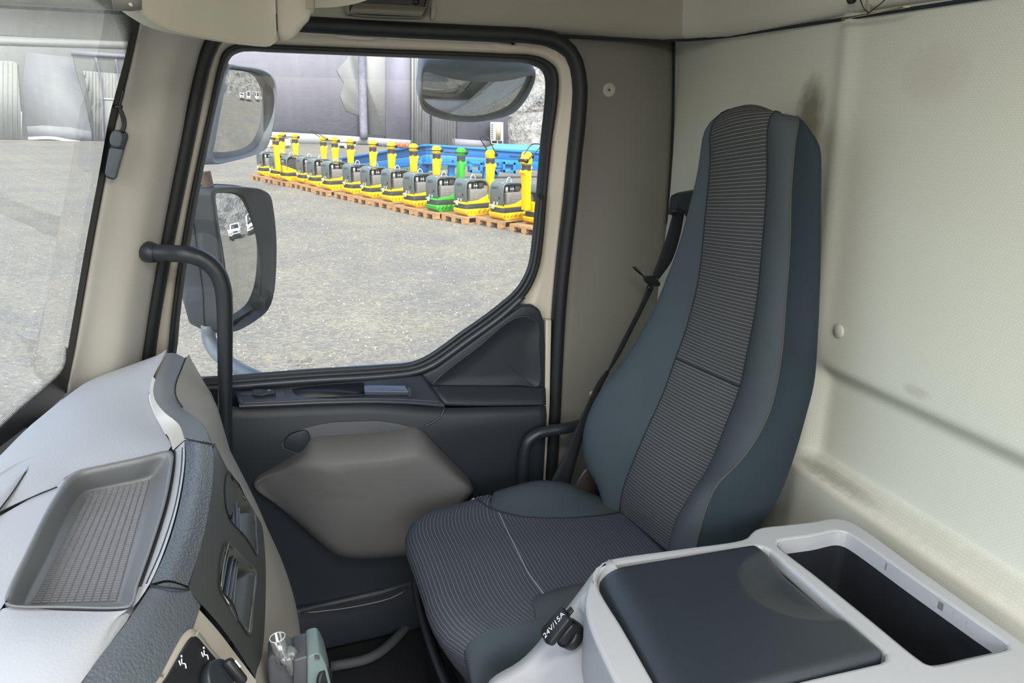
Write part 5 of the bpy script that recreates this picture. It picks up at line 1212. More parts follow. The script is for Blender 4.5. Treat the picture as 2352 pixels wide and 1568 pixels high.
# metal gate with upright joints and ribs
gate = wpan('gate', [(947, 60), (1046, 66), (1046, 338), (947, 330)], mGATE, 0.0, 0.10)
for i in range(15):
    x = 952+i*6.4
    m_ = wpan('gate_rib', [(x, 60), (x+2.6, 60), (x+2.6, 334), (x, 334)], mGATE, 0.10, 0.05, gate)
wpan('gate_edge', [(945, 60), (950, 60), (950, 333), (945, 333)], mSHEET, 0.1, 0.14, gate)
tube('gate_bar', [wpt(990, 60, 0.22), wpt(990, 336, 0.22)], 0.05, mBLK, gate, 4, 8)
tube('gate_bar', [wpt(966, 60, 0.22), wpt(966, 300, 0.22)], 0.04, mSHEET, gate, 4, 8)
wpan('tarpaulin', [(1050, 66), (1128, 70), (1128, 326), (1050, 322)], mT3, 0.0, 0.08)
wpan('skirt_strip', [(1040, 318), (1128, 324), (1128, 341), (1040, 338)], mT1, 0.08, 0.06)
# windscreen side
def corr(name, poly, n, m, offs):
    """sheet with upright corrugations"""
    o = [wpt(a, b, offs) for a, b in poly]; base = prism(name, o, Bn*0.05, m, hall, 0)
    xs = [p[0] for p in poly]; x0, x1 = min(xs), max(xs)
    for i in range(n):
        x = x0+(x1-x0)*(i+0.5)/n; ys_ = []
        for (ax_, ay), (bx, by) in zip(poly, poly[1:]+poly[:1]):
            if (ax_-x)*(bx-x) < 0: ys_.append(ay+(by-ay)*(x-ax_)/(bx-ax_))
        if len(ys_) < 2: continue
        tube('rib', [wpt(x, min(ys_)+1, offs+0.06), wpt(x, max(ys_)-1, offs+0.06)], 0.045, m, base, 2, 6)
    return base
corr('corrugated_sheet', [(-120, 132), (30, 141), (40, 146), (55, 318), (-120, 318)], 16, mSHEET, 0.08)
corr('corrugated_sheet', [(191, 162), (330, 175), (330, 338), (217, 329), (214, 258), (203, 212)], 18, mSHEET, 0.08)
wpan('curtain', [(62, 120), (168, 132), (176, 170), (196, 232), (210, 300), (214, 330), (66, 316), (52, 200)], mT5, 0.06, 0.08)
wpan('curtain_hem', [(62, 290), (100, 288), (160, 292), (210, 302), (212, 326), (150, 320), (66, 312)], mT5, 0.14, 0.05)
tube('curtain_roll', [wpt(66, 318, 0.3), wpt(120, 317, 0.3), wpt(160, 324, 0.3), wpt(212, 331, 0.3)], 0.10, mPRINT, hall, 16, 8)
wpan('side_door', [(237, 228), (270, 230), (270, 334), (240, 330)], mSHEET, 0.16, 0.06)
wpan('door_head', [(236, 225), (272, 227), (272, 230), (236, 228)], mPRINT, 0.2, 0.06)
tube('conduit', [wpt(220, 132, 0.3), wpt(228, 165, 0.3), wpt(234, 202, 0.3), wpt(237, 325, 0.3)], 0.05, mT3, hall, 16, 6)
tube('conduit', [wpt(266, 136, 0.3), wpt(272, 175, 0.3), wpt(280, 215, 0.3)], 0.05, mT3, hall, 12, 6)
wpan('dark_flashing', [(165, 116), (330, 128), (330, 136), (165, 126)], mT3, 0.08, 0.1)
for k, y_ in enumerate((24, 56, 92)): wpan('roof_sheet', [(-400, y_-16), (330, y_+6), (330, y_+22), (-400, y_)], mT4, 0.06, 0.02)
# unit beside the hall
def wlin(a, b, offs=0.9): return wpt(a, b, offs)
ac = thing('air_conditioner', 'white outdoor air conditioner unit on a stand at the corner of the hall', 'air conditioner', tuple(wpt(1140, 338, 0.9)))
mACW = plain('white enamel', (180, 180, 172), 0.4, var=0.03); mACB = plain('beige grille', (140, 134, 118), 0.6)
prism('cabinet', [wlin(1127, 280), wlin(1156, 281), wlin(1156, 324), wlin(1127, 323)], -Bn*0.5, mACW, ac, 0.02)
prism('grille', [wlin(1139, 284, 0.92), wlin(1150, 284, 0.92), wlin(1150, 321, 0.92), wlin(1139, 321, 0.92)], Bn*0.03, mACB, ac, 0)
for k in range(8): prism('louvre', [wlin(1128, 284+k*4.6, 0.92), wlin(1133, 284+k*4.6, 0.92), wlin(1133, 286.5+k*4.6, 0.92), wlin(1128, 286.5+k*4.6, 0.92)], Bn*0.03, mT3, ac, 0)
for x in (1128, 1142, 1154): prism('stand_post', [wlin(x, 323), wlin(x+1.6, 323), wlin(x+1.6, 339), wlin(x, 339)], -Bn*0.08, mACW, ac, 0)
prism('stand_rail', [wlin(1127, 329), wlin(1156, 330), wlin(1156, 332), wlin(1127, 331)], -Bn*0.08, mACW, ac, 0)

# ---- bank of blasted rock round the right and rear of the yard
mr, nt, b = new_mat('blasted rock'); co = coords(nt)
vo = N(nt, 'ShaderNodeTexVoronoi'); vo.inputs['Scale'].default_value = 1.9; L(nt, co, vo.inputs['Vector'])
vo2 = N(nt, 'ShaderNodeTexVoronoi'); vo2.inputs['Scale'].default_value = 5; L(nt, co, vo2.inputs['Vector'])
cr1 = ramp(nt, vo.outputs['Color'], 0.1, 0.9, rgb(72, 72, 68), rgb(112, 110, 102)); cr2 = mixc(nt, 0.12, cr1, vo2.outputs['Color'])
hsn = N(nt, 'ShaderNodeHueSaturation'); hsn.inputs['Saturation'].default_value = 0.12; L(nt, cr2, hsn.inputs['Color'])
L(nt, hsn.outputs[0], b.inputs['Base Color']); b.inputs['Roughness'].default_value = 0.95
bump(nt, b, math_n(nt, 'ADD', vo.outputs['Distance'], math_n(nt, 'MULTIPLY', vo2.outputs['Distance'], 0.5)), 0.6, 0.3)
hp = cat([V((13.5, 55, 0)), V((17, 50, 0)), V((23, 44, 0)), V((28, 34, 0)), V((31, 20, 0)), V((30, 5, 0)), V((28, -20, 0)), V((24, -50, 0))], 90)
rows = []
rr_ = random.Random(5)
for i, p in enumerate(hp):
    t = (hp[min(i+1, 89)]-hp[max(i-1, 0)]).normalized(); n = V((-t.y, t.x, 0)); n = n if n.dot(p-V((5, 10, 0))) > 0 else -n
    r = []
    for k in range(18):
        s = k/17; q = p+n*(13*s)+V((0, 0, 12*s**0.9)); q += V((rr_.uniform(-.5, .5), rr_.uniform(-.5, .5), rr_.uniform(-.35, .35)))*min(1, s*6+0.1); r.append(q)
    rows.append(r)
bank = mk('hillside', *grid(rows)[:2], mr, smooth=False); struct(bank, 'steep bank of grey blasted rock at the edge of the yard')

# ---- white barriers and orange markers by the hall
mBARR = plain('cream plastic barrier', (200, 194, 172), 0.5, var=0.05); mORG = plain('orange plastic', (214, 84, 38), 0.5)
def barrier(px0, px1, pyb, h, label):
    a = P(px0, pyb, z=0); c = P(px1, pyb+2, z=0); u = (c-a).normalized(); Lg = (c-a).length; n = V((-u.y, u.x, 0))
    t = thing('barrier', label, 'barrier', tuple(a), 'cream road barriers by the hall')
    o = [(0, 0.12), (0.10*Lg, 0.12), (0.10*Lg, 0), (0.32*Lg, 0), (0.36*Lg, 0.14), (0.64*Lg, 0.14), (0.68*Lg, 0), (0.90*Lg, 0), (0.90*Lg, 0.12), (Lg, 0.12), (0.95*Lg, h*0.55), (0.90*Lg, h), (0.10*Lg, h), (0.05*Lg, h*0.55)]
    prism('shell', [a-n*0.3+u*x+V((0, 0, z)) for x, z in o], n*0.6, mBARR, t, 0.05)
    prism('side_patch', [a-n*0.32+u*(Lg*0.12)+V((0, 0, h*.45)), a-n*0.32+u*(Lg*0.22)+V((0, 0, h*.45)), a-n*0.32+u*(Lg*0.22)+V((0, 0, h*.8)), a-n*0.32+u*(Lg*0.12)+V((0, 0, h*.8))], n*0.02, plain('yellow patch', (240, 200, 60), 0.5), t, 0)
barrier(612, 664, 338, 0.72, 'cream plastic road barrier behind the first yellow compactors')
barrier(770, 812, 339, 0.62, 'cream plastic road barrier half hidden behind the fifth compactor')
og = bpy.data.objects.new('x', None); bpy.data.objects.remove(og)
for i, px_ in enumerate((909, 922, 935)):
    q = P(px_, 340, z=0)
    t = thing('marker_buoy', ('leftmost', 'middle', 'rightmost')[i]+' of three small orange plastic markers lying near the hall', 'marker', tuple(q), 'orange markers by the hall')
    lathe('ball', q+V((0, 0, 0.0)), Z3, [(0.04, 0.0), (0.14, 0.05), (0.17, 0.16), (0.13, 0.27), (0.0, 0.31)], mORG, t, 12)
    lathe('neck', q+V((0, 0, 0.30)), Z3, [(0.03, 0), (0.03, 0.05), (0, 0.05)], mORG, t, 8)

# ---- blue steel conveyor frame behind the row
blue = thing('loading_ramp', 'long bright blue steel ramp with legs and netting behind the compactors', 'ramp', (5.2, 25.8, 0))
mBLUE = plain('bright blue paint', (22, 106, 172), 0.45, var=0.10, vscale=1.5); mBLUED = plain('blue paint', (18, 90, 150), 0.5, var=0.1, vscale=2); mNET = plain('green netting', (62, 96, 96), 0.8, var=0.3, vscale=14)
yB = 25.8
def bz(a, b, y=yB): return P(a, b, y=y)
A0 = P(985, 331, y=yB); A1 = P(1290, 352, y=yB+0.3); A2 = P(790, 362, y=32.6)
def beam(p, q, h0, h1, th, name, m, par=blue):
    """upright plate from h0 to h1 below the line p-q"""
    u = (q-p).normalized(); n = V((-u.y, u.x, 0)).normalized()*th
    return prism(name, [p-V((0, 0, h0)), q-V((0, 0, h0)), q-V((0, 0, h1)), p-V((0, 0, h1))], n, m, par, 0.01)
sc1 = 25.8/1700
for p, q in ((A0, A1), (A0, A2)):
    beam(p+V((0, -0.06, 0)), q+V((0, -0.06, 0)), 0.0, 0.07, 0.22, 'top_flange', mBLUE)
    beam(p, q, 0.06, 0.34, 0.10, 'upper_plate', mBLUED)
    beam(p+V((0, -0.05, 0)), q+V((0, -0.05, 0)), 0.36, 0.62, 0.12, 'lower_plate', mBLUE)
    beam(p+V((0, -0.08, 0)), q+V((0, -0.08, 0)), 0.60, 0.66, 0.2, 'bottom_flange', mBLUED)
    for k in range(9):
        w_ = p.lerp(q, (k+0.5)/9)-V((0, 0.08, 0.5)); lathe('bolt', w_, (0, -1, 0), [(0.03, -0.02), (0.03, 0.03), (0, 0.03)], mBLK, blue, 8)
def leg(x, top, w=0.2):
    q = P(x, 412, z=0); prism('leg', [V((q.x-w/2, yB+0.2, 0)), V((q.x+w/2, yB+0.2, 0)), V((q.x+w/2, yB+0.2, top)), V((q.x-w/2, yB+0.2, top))], (0, 0.2, 0), mBLUE, blue, 0.01)
leg(978, A0.z-0.4, 0.28); leg(1128, A0.z-0.5, 0.34); leg(1042, A0.z-0.5, 0.22)
def strut(a, b, w=0.16, y=yB+0.1):
    p, q = P(*a, y=y), P(*b, y=y); d = (q-p).normalized(); n = V((-d.z, 0, d.x))*w/2
    prism('strut', [p-n, q-n, q+n, p+n], (0, 0.14, 0), mBLUED, blue, 0.01)
strut((962, 369), (980, 392)); strut((1004, 368), (986, 388)); strut((1152, 384), (1128, 408)); strut((1128, 382), (1144, 404), 0.10)
for x0 in (1082, 1158):
    o = [bz(x0, 374), bz(x0+24, 376), bz(x0+24, 395), bz(x0, 393)]
    for k in range(4):
        p, q = o[k], o[(k+1) % 4]; d = (q-p).normalized(); n = V((-d.z, 0, d.x))*0.05; prism('bracket', [p-n-d*.05, q-n+d*.05, q+n+d*.05, p+n-d*.05], (0, 0.3, 0), mBLUE, blue, 0.01)
# netting hung between the beams: crossing wires
parts = []
n0, n1_, n2_, n3__ = P(870, 384, y=30), P(1062, 376, y=yB+1.6), P(1040, 386, y=yB+1.6), P(885, 402, y=29)
for k in range(26):
    for (a, c) in ((n0.lerp(n1_, k/25), n3__.lerp(n2_, k/25)), (n0.lerp(n1_, k/25), n3__.lerp(n2_, min(1, k/25+0.08))), (n0.lerp(n1_, k/25), n3__.lerp(n2_, max(0, k/25-0.08)))): parts.append(tube('x', [a, c], 0.025, None, None, 2, 4, smooth_path=False, build=False))
for k in range(6): parts.append(tube('x', [n0.lerp(n3__, k/5), n1_.lerp(n2_, k/5)], 0.025, None, None, 2, 4, smooth_path=False, build=False))
vs, fs = join(parts); nn = mk('netting', vs, fs, mNET, blue, smooth=False); nn['kind'] = 'stuff'
mk('net_sheet', [n0+V((0, .1, 0)), n1_+V((0, .1, 0)), n2_+V((0, .1, 0)), n3__+V((0, .1, 0))], [(0, 1, 2, 3)], mNET, blue, solid=0.01)
hop = thing('blue_steel_hopper', 'pale blue steel hopper trough standing behind the blue frame', 'hopper', (10, 31, 0))
H = [P(1118, 342, y=31), P(1143, 334, y=32), P(1300, 341, y=32), P(1300, 352, y=31)]
prism('trough', [H[0], H[1], H[2], H[3]], (0, 0, -0.55), mBLUE, hop, 0.02)
prism('rim', [H[0]+V((0, -.05, 0.02)), H[1]+V((0, 0.05, 0.02)), H[2]+V((0, 0.05, 0.02)), H[3]+V((0, -.05, 0.02))], (0, 0, 0.06), plain('faded blue paint', (70, 138, 178), 0.5, var=0.15, vscale=2), hop, 0.01)
for x_ in (H[0].x+0.4, H[3].x-0.6): prism('post', [V((x_, 31.2, 0)), V((x_+0.2, 31.2, 0)), V((x_+0.2, 31.2, H[0].z-0.5)), V((x_, 31.2, H[0].z-0.5))], (0, 0.2, 0), mBLUED, hop, 0.01)

# ---- plate compactors on pallets
mYEL = plain('yellow enamel', (222, 176, 6), 0.4, var=0.04); mGRN = plain('green enamel', (48, 150, 42), 0.4, var=0.04)
mHOOD = plain('grey green enamel', (78, 89, 88), 0.4, var=0.05); mTANK = plain('mid grey plastic', (110, 108, 106), 0.5, var=0.04); mENG = plain('dark engine', (52, 54, 54), 0.5, var=0.3, vscale=20)
mBELL = plain('black bellows', (46, 48, 50), 0.7); mSILV = plain('light metal', (190, 194, 196), 0.35, 0.5); mWOOD = plain('pallet wood', (150, 118, 84), 0.75, var=0.18, vscale=9); mWOOD2 = plain('pallet block wood', (160, 122, 82), 0.75, var=0.15, vscale=9)
mLBL = plain('pale sticker', (220, 224, 226), 0.5)
mFNT = plain('faint raised print', (142, 140, 138), 0.5)
def pallet_proto():
    t = thing('pallet', 'x', 'pallet', (0, 0, 0)); S_ = 1.08
    def bx(nm, c, s, m): return box(nm, [v*S_ for v in c], [v*S_ for v in s], m, t)
    for y_ in (-0.3275, -0.165, 0, 0.165, 0.3275): bx('top_board', (0, y_, 0.133), (1.2, 0.135, 0.022), mWOOD)
    for x_ in (-0.55, 0, 0.55): bx('cross_board', (x_, 0, 0.111), (0.1, 0.8, 0.022), mWOOD)
    for x_ in (-0.55, 0, 0.55):
        for y_ in (-0.33, 0, 0.33): bx('block', (x_, y_, 0.061), (0.1, 0.13, 0.078), mWOOD2)
    for y_ in (-0.33, 0, 0.33): bx('bottom_board', (0, y_, 0.011), (1.2, 0.1, 0.022), mWOOD)
    return t
def xz(pts, y): return [V((x, y, z)) for x, z in pts]
def compactor_proto():
    t = thing('plate_compactor', 'x', 'compactor', (0, 0, 0)); W2 = 0.33
    prism('base_plate', xz([(-0.46, 0.135), (-0.42, 0.06), (-0.30, 0.0), (0.30, 0.0), (0.42, 0.06), (0.46, 0.135), (0.44, 0.155), (-0.44, 0.155)], -W2), (0, 2*W2, 0), mYEL, t, 0.012)
    for k in range(6):
        x_ = -0.36+0.14*k
        prism('base_gusset', xz([(x_, 0.05), (x_+0.05, 0.14), (x_-0.05, 0.14)], -W2-0.012), (0, 0.03, 0), mYEL, t, 0)
    prism('rubber_band', [V((x, y, 0.155)) for x, y in [(-0.43, -0.24), (-0.36, -W2), (0.36, -W2), (0.43, -0.24), (0.43, 0.24), (0.36, W2), (-0.36, W2), (-0.43, 0.24)]], (0, 0, 0.10), mENG, t, 0.006)
    prism('deck', xz([(-0.45, 0.255), (0.45, 0.255), (0.45, 0.46), (0.42, 0.46), (0.05, 0.335), (-0.44, 0.295)], -W2+0.01), (0, 2*W2-0.02, 0), mYEL, t, 0.008)
    # guard: one curved sheet over front and top with open sides
    gp_ = [(-0.37, 0.30), (-0.40, 0.45), (-0.40, 0.72), (-0.37, 0.83), (-0.29, 0.875), (-0.05, 0.88), (0.20, 0.87), (0.30, 0.82), (0.36, 0.72)]
    lofted('guard', [[V((x, y, z)) for x, z in gp_] for y in (-0.30, -0.27, 0.27, 0.30)], mHOOD, t, 26, 3, solid=0.02)
    for s in (-1, 1): tube('guard_tube', [V((x, s*0.30, z)) for x, z in gp_+[(0.37, 0.55), (0.37, 0.36)]], 0.026, mHOOD, t, 26, 6)
    prism('front_opening', rounded([V((-0.415, y, z)) for y, z in [(-0.22, 0.62), (-0.05, 0.58), (0.1, 0.6), (0.22, 0.62), (0.20, 0.78), (-0.04, 0.80), (-0.20, 0.76)]], 0.03), (0.012, 0, 0), mENG, t, 0)
    for y_, z_, mm in ((-0.14, 0.50, mBLK), (0.04, 0.50, plain('red lamp', (150, 70, 60), 0.4)), (-0.05, 0.36, mSILV), (0.10, 0.36, mSILV)): box('front_fitting', (-0.415, y_, z_), (0.02, 0.06, 0.07), mm, t)
    prism('tank_cover', xz([(-0.25, 0.31), (0.33, 0.36), (0.33, 0.62), (0.30, 0.64), (-0.22, 0.64), (-0.25, 0.62)], -0.315), (0, 0.20, 0), mTANK, t, 0.012)
    prism('engine', xz([(-0.28, 0.30), (0.28, 0.30), (0.28, 0.72), (0.2, 0.80), (-0.28, 0.80)], -0.12), (0, 0.34, 0), mENG, t, 0.02)
    lathe('filter', (-0.19, -0.20, 0.64), Z3, [(0.05, 0), (0.05, 0.15), (0.0, 0.15)], mSILV, t, 12)
    for x_ in (-0.02, 0.05): lathe('injector', (x_, -0.21, 0.64), Z3, [(0.018, 0), (0.018, 0.06), (0.03, 0.06), (0.03, 0.10), (0.015, 0.10), (0.015, 0.16), (0, 0.16)], mSILV, t, 8)
    box('muffler', (0.19, -0.20, 0.73), (0.16, 0.12, 0.15), mENG, t, 0.02)
    tube('lifting_eye', [V((-0.02, 0, 0.86)), V((0.0, 0, 0.96)), V((0.06, 0, 1.01)), V((0.12, 0, 0.96)), V((0.14, 0, 0.86))], 0.016, mSILV, t, 16, 6)
    box('top_sticker', (-0.30, -0.16, 0.888), (0.09, 0.07, 0.004), mLBL, t)
    text_mesh('cover_print', 'WACKER\nNEUSON', 0.062, (0.07, -0.318, 0.45), X3, Z3, mFNT, t, 0.002)
    tube('cover_print', [V((0.03, -0.318, 0.525)), V((0.10, -0.318, 0.54)), V((0.15, -0.318, 0.58))], 0.004, mFNT, t, 8, 4)
    for ch in t.children:
        nm = ch.name.split('.')[0]
        if nm in ('base_plate', 'base_gusset', 'rubber_band', 'deck'): continue
        for v_ in ch.data.vertices: v_.co.z = 0.27+(v_.co.z-0.27)*0.78
    for ch in t.children:
        for v_ in ch.data.vertices: v_.co.x *= 0.68 if v_.co.x < 0 else 0.86; v_.co.y *= 0.68
    # draw bar standing up at the far end
    prism('draw_bar', xz([(0.44, 0.30), (0.56, 0.30), (0.57, 0.78), (0.60, 0.98), (0.64, 1.03), (0.60, 1.08), (0.44, 1.08), (0.45, 0.80)], -0.08), (0, 0.16, 0), mYEL, t, 0.012)
    for z_ in (0.92, 0.98): lathe('bar_bolt', (0.55, -0.08, z_), (0, -1, 0), [(0.008, 0), (0.008, 0.01), (0, 0.01)], mENG, t, 8)
    lathe('bellows', (0.52, 0, 1.07), Z3, [(0.095, 0), (0.10, 0.02), (0.085, 0.035), (0.10, 0.05), (0.085, 0.065), (0.10, 0.08), (0.09, 0.105), (0, 0.105)], mBELL, t, 14)
    prism('bar_head', xz([(0.44, 1.17), (0.60, 1.17), (0.64, 1.24), (0.60, 1.32), (0.53, 1.36), (0.46, 1.34), (0.43, 1.28)], -0.085), (0, 0.17, 0), mYEL, t, 0.02)
    lathe('head_hub', (0.60, -0.11, 1.25), (0, 1, 0), [(0.0, 0), (0.04, 0.0), (0.04, 0.22), (0, 0.22)], mBLK, t, 12)
    tube('handle', [V((0.60, -0.11, 1.25)), V((0.42, -0.13, 1.25)), V((0.20, -0.15, 1.26)), V((0.15, -0.12, 1.26)), V((0.15, 0.12, 1.26)), V((0.20, 0.15, 1.26)), V((0.42, 0.13, 1.25)), V((0.60, 0.11, 1.25))], 0.011, mBLK, t, 30, 6)
    box('shackle', (-0.33, 0.05, 0.27), (0.05, 0.08, 0.10), mSILV, t, 0.02)
    return t
def dup(root, loc, rz, label, group, swap=None, skip=()):
    r = root.copy(); COL.objects.link(r); r.location = loc; r.rotation_euler = (0, 0, rz); r['label'] = label
    if group: r['group'] = group
    kids = {}
    for ch in root.children:
        if ch.name.split('.')[0] in skip: continue
        c = ch.copy(); COL.objects.link(c); c.parent = r
        if swap and c.data.materials and c.data.materials[0] == swap[0]:
            c.data = c.data.copy(); c.data.materials[0] = swap[1]
        kids[ch.name.split('.')[0]] = c
        for g in ch.children:
            d = g.copy(); COL.objects.link(d); d.parent = c
    return r, kids
f_row = V((0.92, 0.386, 0)).normalized(); rzf = math.atan2(f_row.y, f_row.x)
corners = [(604, 404.7), (633, 411.2), (666, 417.5), (693, 421.8), (722, 429), (756, 438), (806, 447), (848, 456), (897, 465), (949, 477), (1004, 488), (1071, 498), (1151, 507)]
cpt = compactor_proto(); plt = pallet_proto()
ORD = ['first and farthest', 'second', 'third', 'fourth', 'fifth', 'sixth', 'seventh', 'eighth', 'ninth', 'tenth', 'eleventh', 'twelfth', 'thirteenth']
_c3 = [P(*q, z=0.155) for q in corners]; rdir = V((0.386, -0.92, 0)).normalized(); base_ = _c3[0].copy()
_s = [(c-base_).dot(rdir) for c in _c3]; _o = [(c-base_)-rdir*((c-base_).dot(rdir)) for c in _c3]
for _ in range(200):
    for a in range(12):
        g = _s[a+1]-_s[a]
        if g < 0.90: _s[a] -= (0.90-g)/2; _s[a+1] += (0.90-g)/2
_c3 = [base_+rdir*s+o_ for s, o_ in zip(_s, _o)]
Rz = Matrix.Rotation(rzf, 3, 'Z')
for i, q in enumerate(corners):
    c = _c3[i]; root = c+Rz @ V((0.29, 0.205, 0)); root.z = 0.157
    rz = rzf+(math.pi if i == 2 else 0)+random.uniform(-0.03, 0.03)
    what = 'yellow and grey plate compactor'; tail = 'from the far end'
    if i == 10: lb_ = 'the only green and grey vibrating plate compactor in the pallet row'
    elif i == 2: lb_ = 'yellow and grey plate compactor turned round, draw bar toward the truck, near the far end'
    elif i == 12: lb_ = 'yellow and grey plate compactor on the nearest whole pallet, beside two close draw bars'
    elif i == 11: lb_ = 'yellow and grey plate compactor just past the green one, handle loop raised'
    elif i == 9: lb_ = 'yellow and grey plate compactor just before the green one in the row'
    else: lb_ = '%s %s, %s %s' % (what, 'on a pallet', ORD[i], tail)
    r, kids = dup(cpt, root, rz, lb_, 'plate compactors on pallets', (mYEL, mGRN) if i == 10 else None)
    if i in (3, 11):
        h = kids['handle']; h.location = V((0.60, 0, 1.25)); h.data = h.data.copy()
        for v_ in h.data.vertices: v_.co -= V((0.60, 0, 1.25))
        h.rotation_euler = (0, math.radians(38 if i == 11 else 30), 0)
        if i == 11: h.rotation_euler = (0, math.radians(52), 0)
    pr_ = root+Rz @ V((0.27, 0.13, 0)); pr_.z = 0
    if i == 12: pl_ = 'wooden pallet under the nearest whole compactor, end face with a dark label'
    elif i == 10: pl_ = 'wooden pallet under the green compactor'
    else: pl_ = 'wooden pallet under the %s compactor from the far end' % ORD[i]
    dup(plt, pr_, rzf, pl_, 'pallets under the compactors')
# nearest machine, turned round and cut by the window frame
rt = _c3[12]+Rz @ V((0.50, 0.25, 0))+rdir*0.98; rt.z = 0.157
r, kids = dup(cpt, rt, rzf+math.pi, 'yellow plate compactor at the near end, cut by the window frame, draw bar in front', 'plate compactors on pallets')
h = kids['handle']; h.location = V((0.60, 0, 1.25)); h.data = h.data.copy()
for v_ in h.data.vertices: v_.co -= V((0.60, 0, 1.25))
h.rotation_euler = (0, math.radians(40), 0)
pp_ = rt+f_row*0.05+rdir*0.05; pp_.z = 0; dup(plt, pp_, rzf, 'grey weathered wooden pallet at the near end, cut by the window frame', 'pallets under the compactors')
for pr0 in (cpt, plt):
    for ch in list(pr0.children): bpy.data.objects.remove(ch, do_unlink=True)
    bpy.data.objects.remove(pr0, do_unlink=True)

# ------------------------------------------------------------------ mirrors on the door side
def refl(px, py_, o, n, R):
    """where the sight line through a picture point lands on the yard after the mirror"""
    c = o-n*R; d = ray(px, py_).normalized(); oc = CAM-c; bq2 = oc.dot(d); disc = bq2*bq2-(oc.dot(oc)-R*R)
    if disc < 0: return None
    p = CAM+d*(-bq2-math.sqrt(disc)); nn_ = (p-c).normalized(); r_ = d-nn_*2*d.dot(nn_)
    return (p, r_, p+r_*(-p.z/r_.z) if r_.z < 0 else None)
def dome(loop, o, n, R, dist, name, m, parent):
    """convex glass over a loop lying in the plane o, n"""
    c0_ = sum(loop, V())/len(loop); rows_ = []
    sc_ = o-n*R
    for s in (1.0, 0.8, 0.6, 0.4, 0.2, 0.04):
        r = []
        for p in loop:
            q = c0_+(p-c0_)*s; w_ = q-o; h2 = (w_-n*w_.dot(n)).length_squared; r.append(o+(w_-n*w_.dot(n))+n*(math.sqrt(max(0.0001, R*R-h2))-R))
        rows_.append(r)
    k = len(loop); vs_ = [p for r in rows_ for p in r]; fs_ = [(a*k+i, a*k+(i+1) % k, (a+1)*k+(i+1) % k, (a+1)*k+i) for a in range(len(rows_)-1) for i in range(k)]
    fs_.append(tuple((len(rows_)-1)*k+i for i in range(k)))
    o_ = mk(name, vs_, fs_, m, parent)
    fix(o_); return o_
# main mirror
mm_ = thing('main_mirror', 'large black wing mirror outside the passenger window, showing two white cars', 'wing mirror', (-0.1, 1.95, 1.9))
o1 = P(552, 600, y=2.06); n1v = V((0.76, -0.65, -0.005)).normalized(); R1 = 1.1
G1 = [(499, 446), (516, 442), (554, 445), (566, 454), (575, 476), (587, 529), (597, 590), (603, 655), (602, 702), (598, 708), (563, 731), (533, 752), (531, 743), (525, 664), (518, 608), (509, 537), (501, 479)]
RM = [(491, 441), (512, 433), (592, 434), (609, 439), (621, 450), (628, 479), (635, 552), (633, 640), (627, 684), (615, 712), (586, 737), (536, 761), (524, 752), (517, 664), (510, 608), (501, 537), (493, 479)]
g_ = [PN(a, b, o1, n1v) for a, b in G1]; oR = o1+n1v*0.028
r_ = [PN(a, b, oR, n1v) for a, b in RM]
dome(cat(g_, 70, True), o1, n1v, R1, 0, 'mirror_glass', mMIR, mm_)
bk = [p+V((-0.055, 0.02, 0)) for p in r_]; bk2 = [p+V((-0.10, 0.06, 0)) for p in r_]; cb = sum(bk2, V())/len(bk2)
ringloft('housing', [[g.lerp(o1, 0.0)-n1v*0.004 for g in g_], [g.lerp(r, 0.85) for g, r in zip(g_, r_)], r_, [p-n1v*0.010+(p-oR)*0.015 for p in r_], [p+(p-oR)*0.03 for p in bk], [cb+(p-cb)*0.97 for p in bk2], [cb+(p-cb)*0.7+V((-0.03, 0.02, 0)) for p in bk2], [cb+(p-cb)*0.03+V((-0.04, 0.03, 0)) for p in bk2]], mHOUS, mm_, 140)
tube('housing_groove', [p+(p-oR)*0.032+V((0.004, 0.0, 0)) for p in bk], 0.0025, mBLK, mm_, 70, 6, True)
tube('mirror_arm', [P(478, 745, y=2.0), P(480, 775, y=2.0), P(490, 800, y=1.98), P(515, 825, y=1.93), P(550, 848, y=1.88), P(600, 872, y=1.80), P(650, 900, y=1.74)], [0.018, 0.018, 0.018, 0.016], mTUBEG, mm_, 30, 12)
tube('mirror_arm', [P(478, 430, y=2.0), P(474, 412, y=2.0), P(470, 394, y=2.0)], 0.014, plain('rusty arm', (112, 92, 74), 0.6, var=0.4, vscale=40), mm_, 16, 10)
# wide angle mirror above it
wm = thing('wide_angle_mirror', 'rounded wide-angle wing mirror above the big one, showing the curved yard', 'wing mirror', (-0.05, 1.95, 2.25))
o2 = P(560, 260, y=2.12); n2v = V((0.74, -0.64, -0.16)).normalized(); R2 = 0.40
G2 = [(530, 163), (548, 163), (606, 174), (620, 188), (628, 207), (627, 255), (606, 332), (583, 351), (517, 366), (500, 364), (494, 352), (500, 319), (508, 271), (516, 223), (522, 179)]
R2L = [(524, 150), (546, 149), (604, 158), (624, 169), (634, 190), (633, 255), (615, 335), (598, 350), (525, 372), (490, 376), (483, 364), (488, 319), (497, 271), (507, 223), (515, 172)]
g_ = [PN(a, b, o2, n2v) for a, b in G2]; oR = o2+n2v*0.006; r_ = [PN(a, b, oR, n2v) for a, b in R2L]
dome(cat(g_, 70, True), o2, n2v, R2, 0, 'mirror_glass', mMIR, wm)
bk = [p+V((-0.05, 0.02, 0)) for p in r_]; bk2 = [p+V((-0.09, 0.05, 0)) for p in r_]; cb = sum(bk2, V())/len(bk2)
g_in = [o2+(p-o2)*1.0-n2v*0.03 for p in g_]
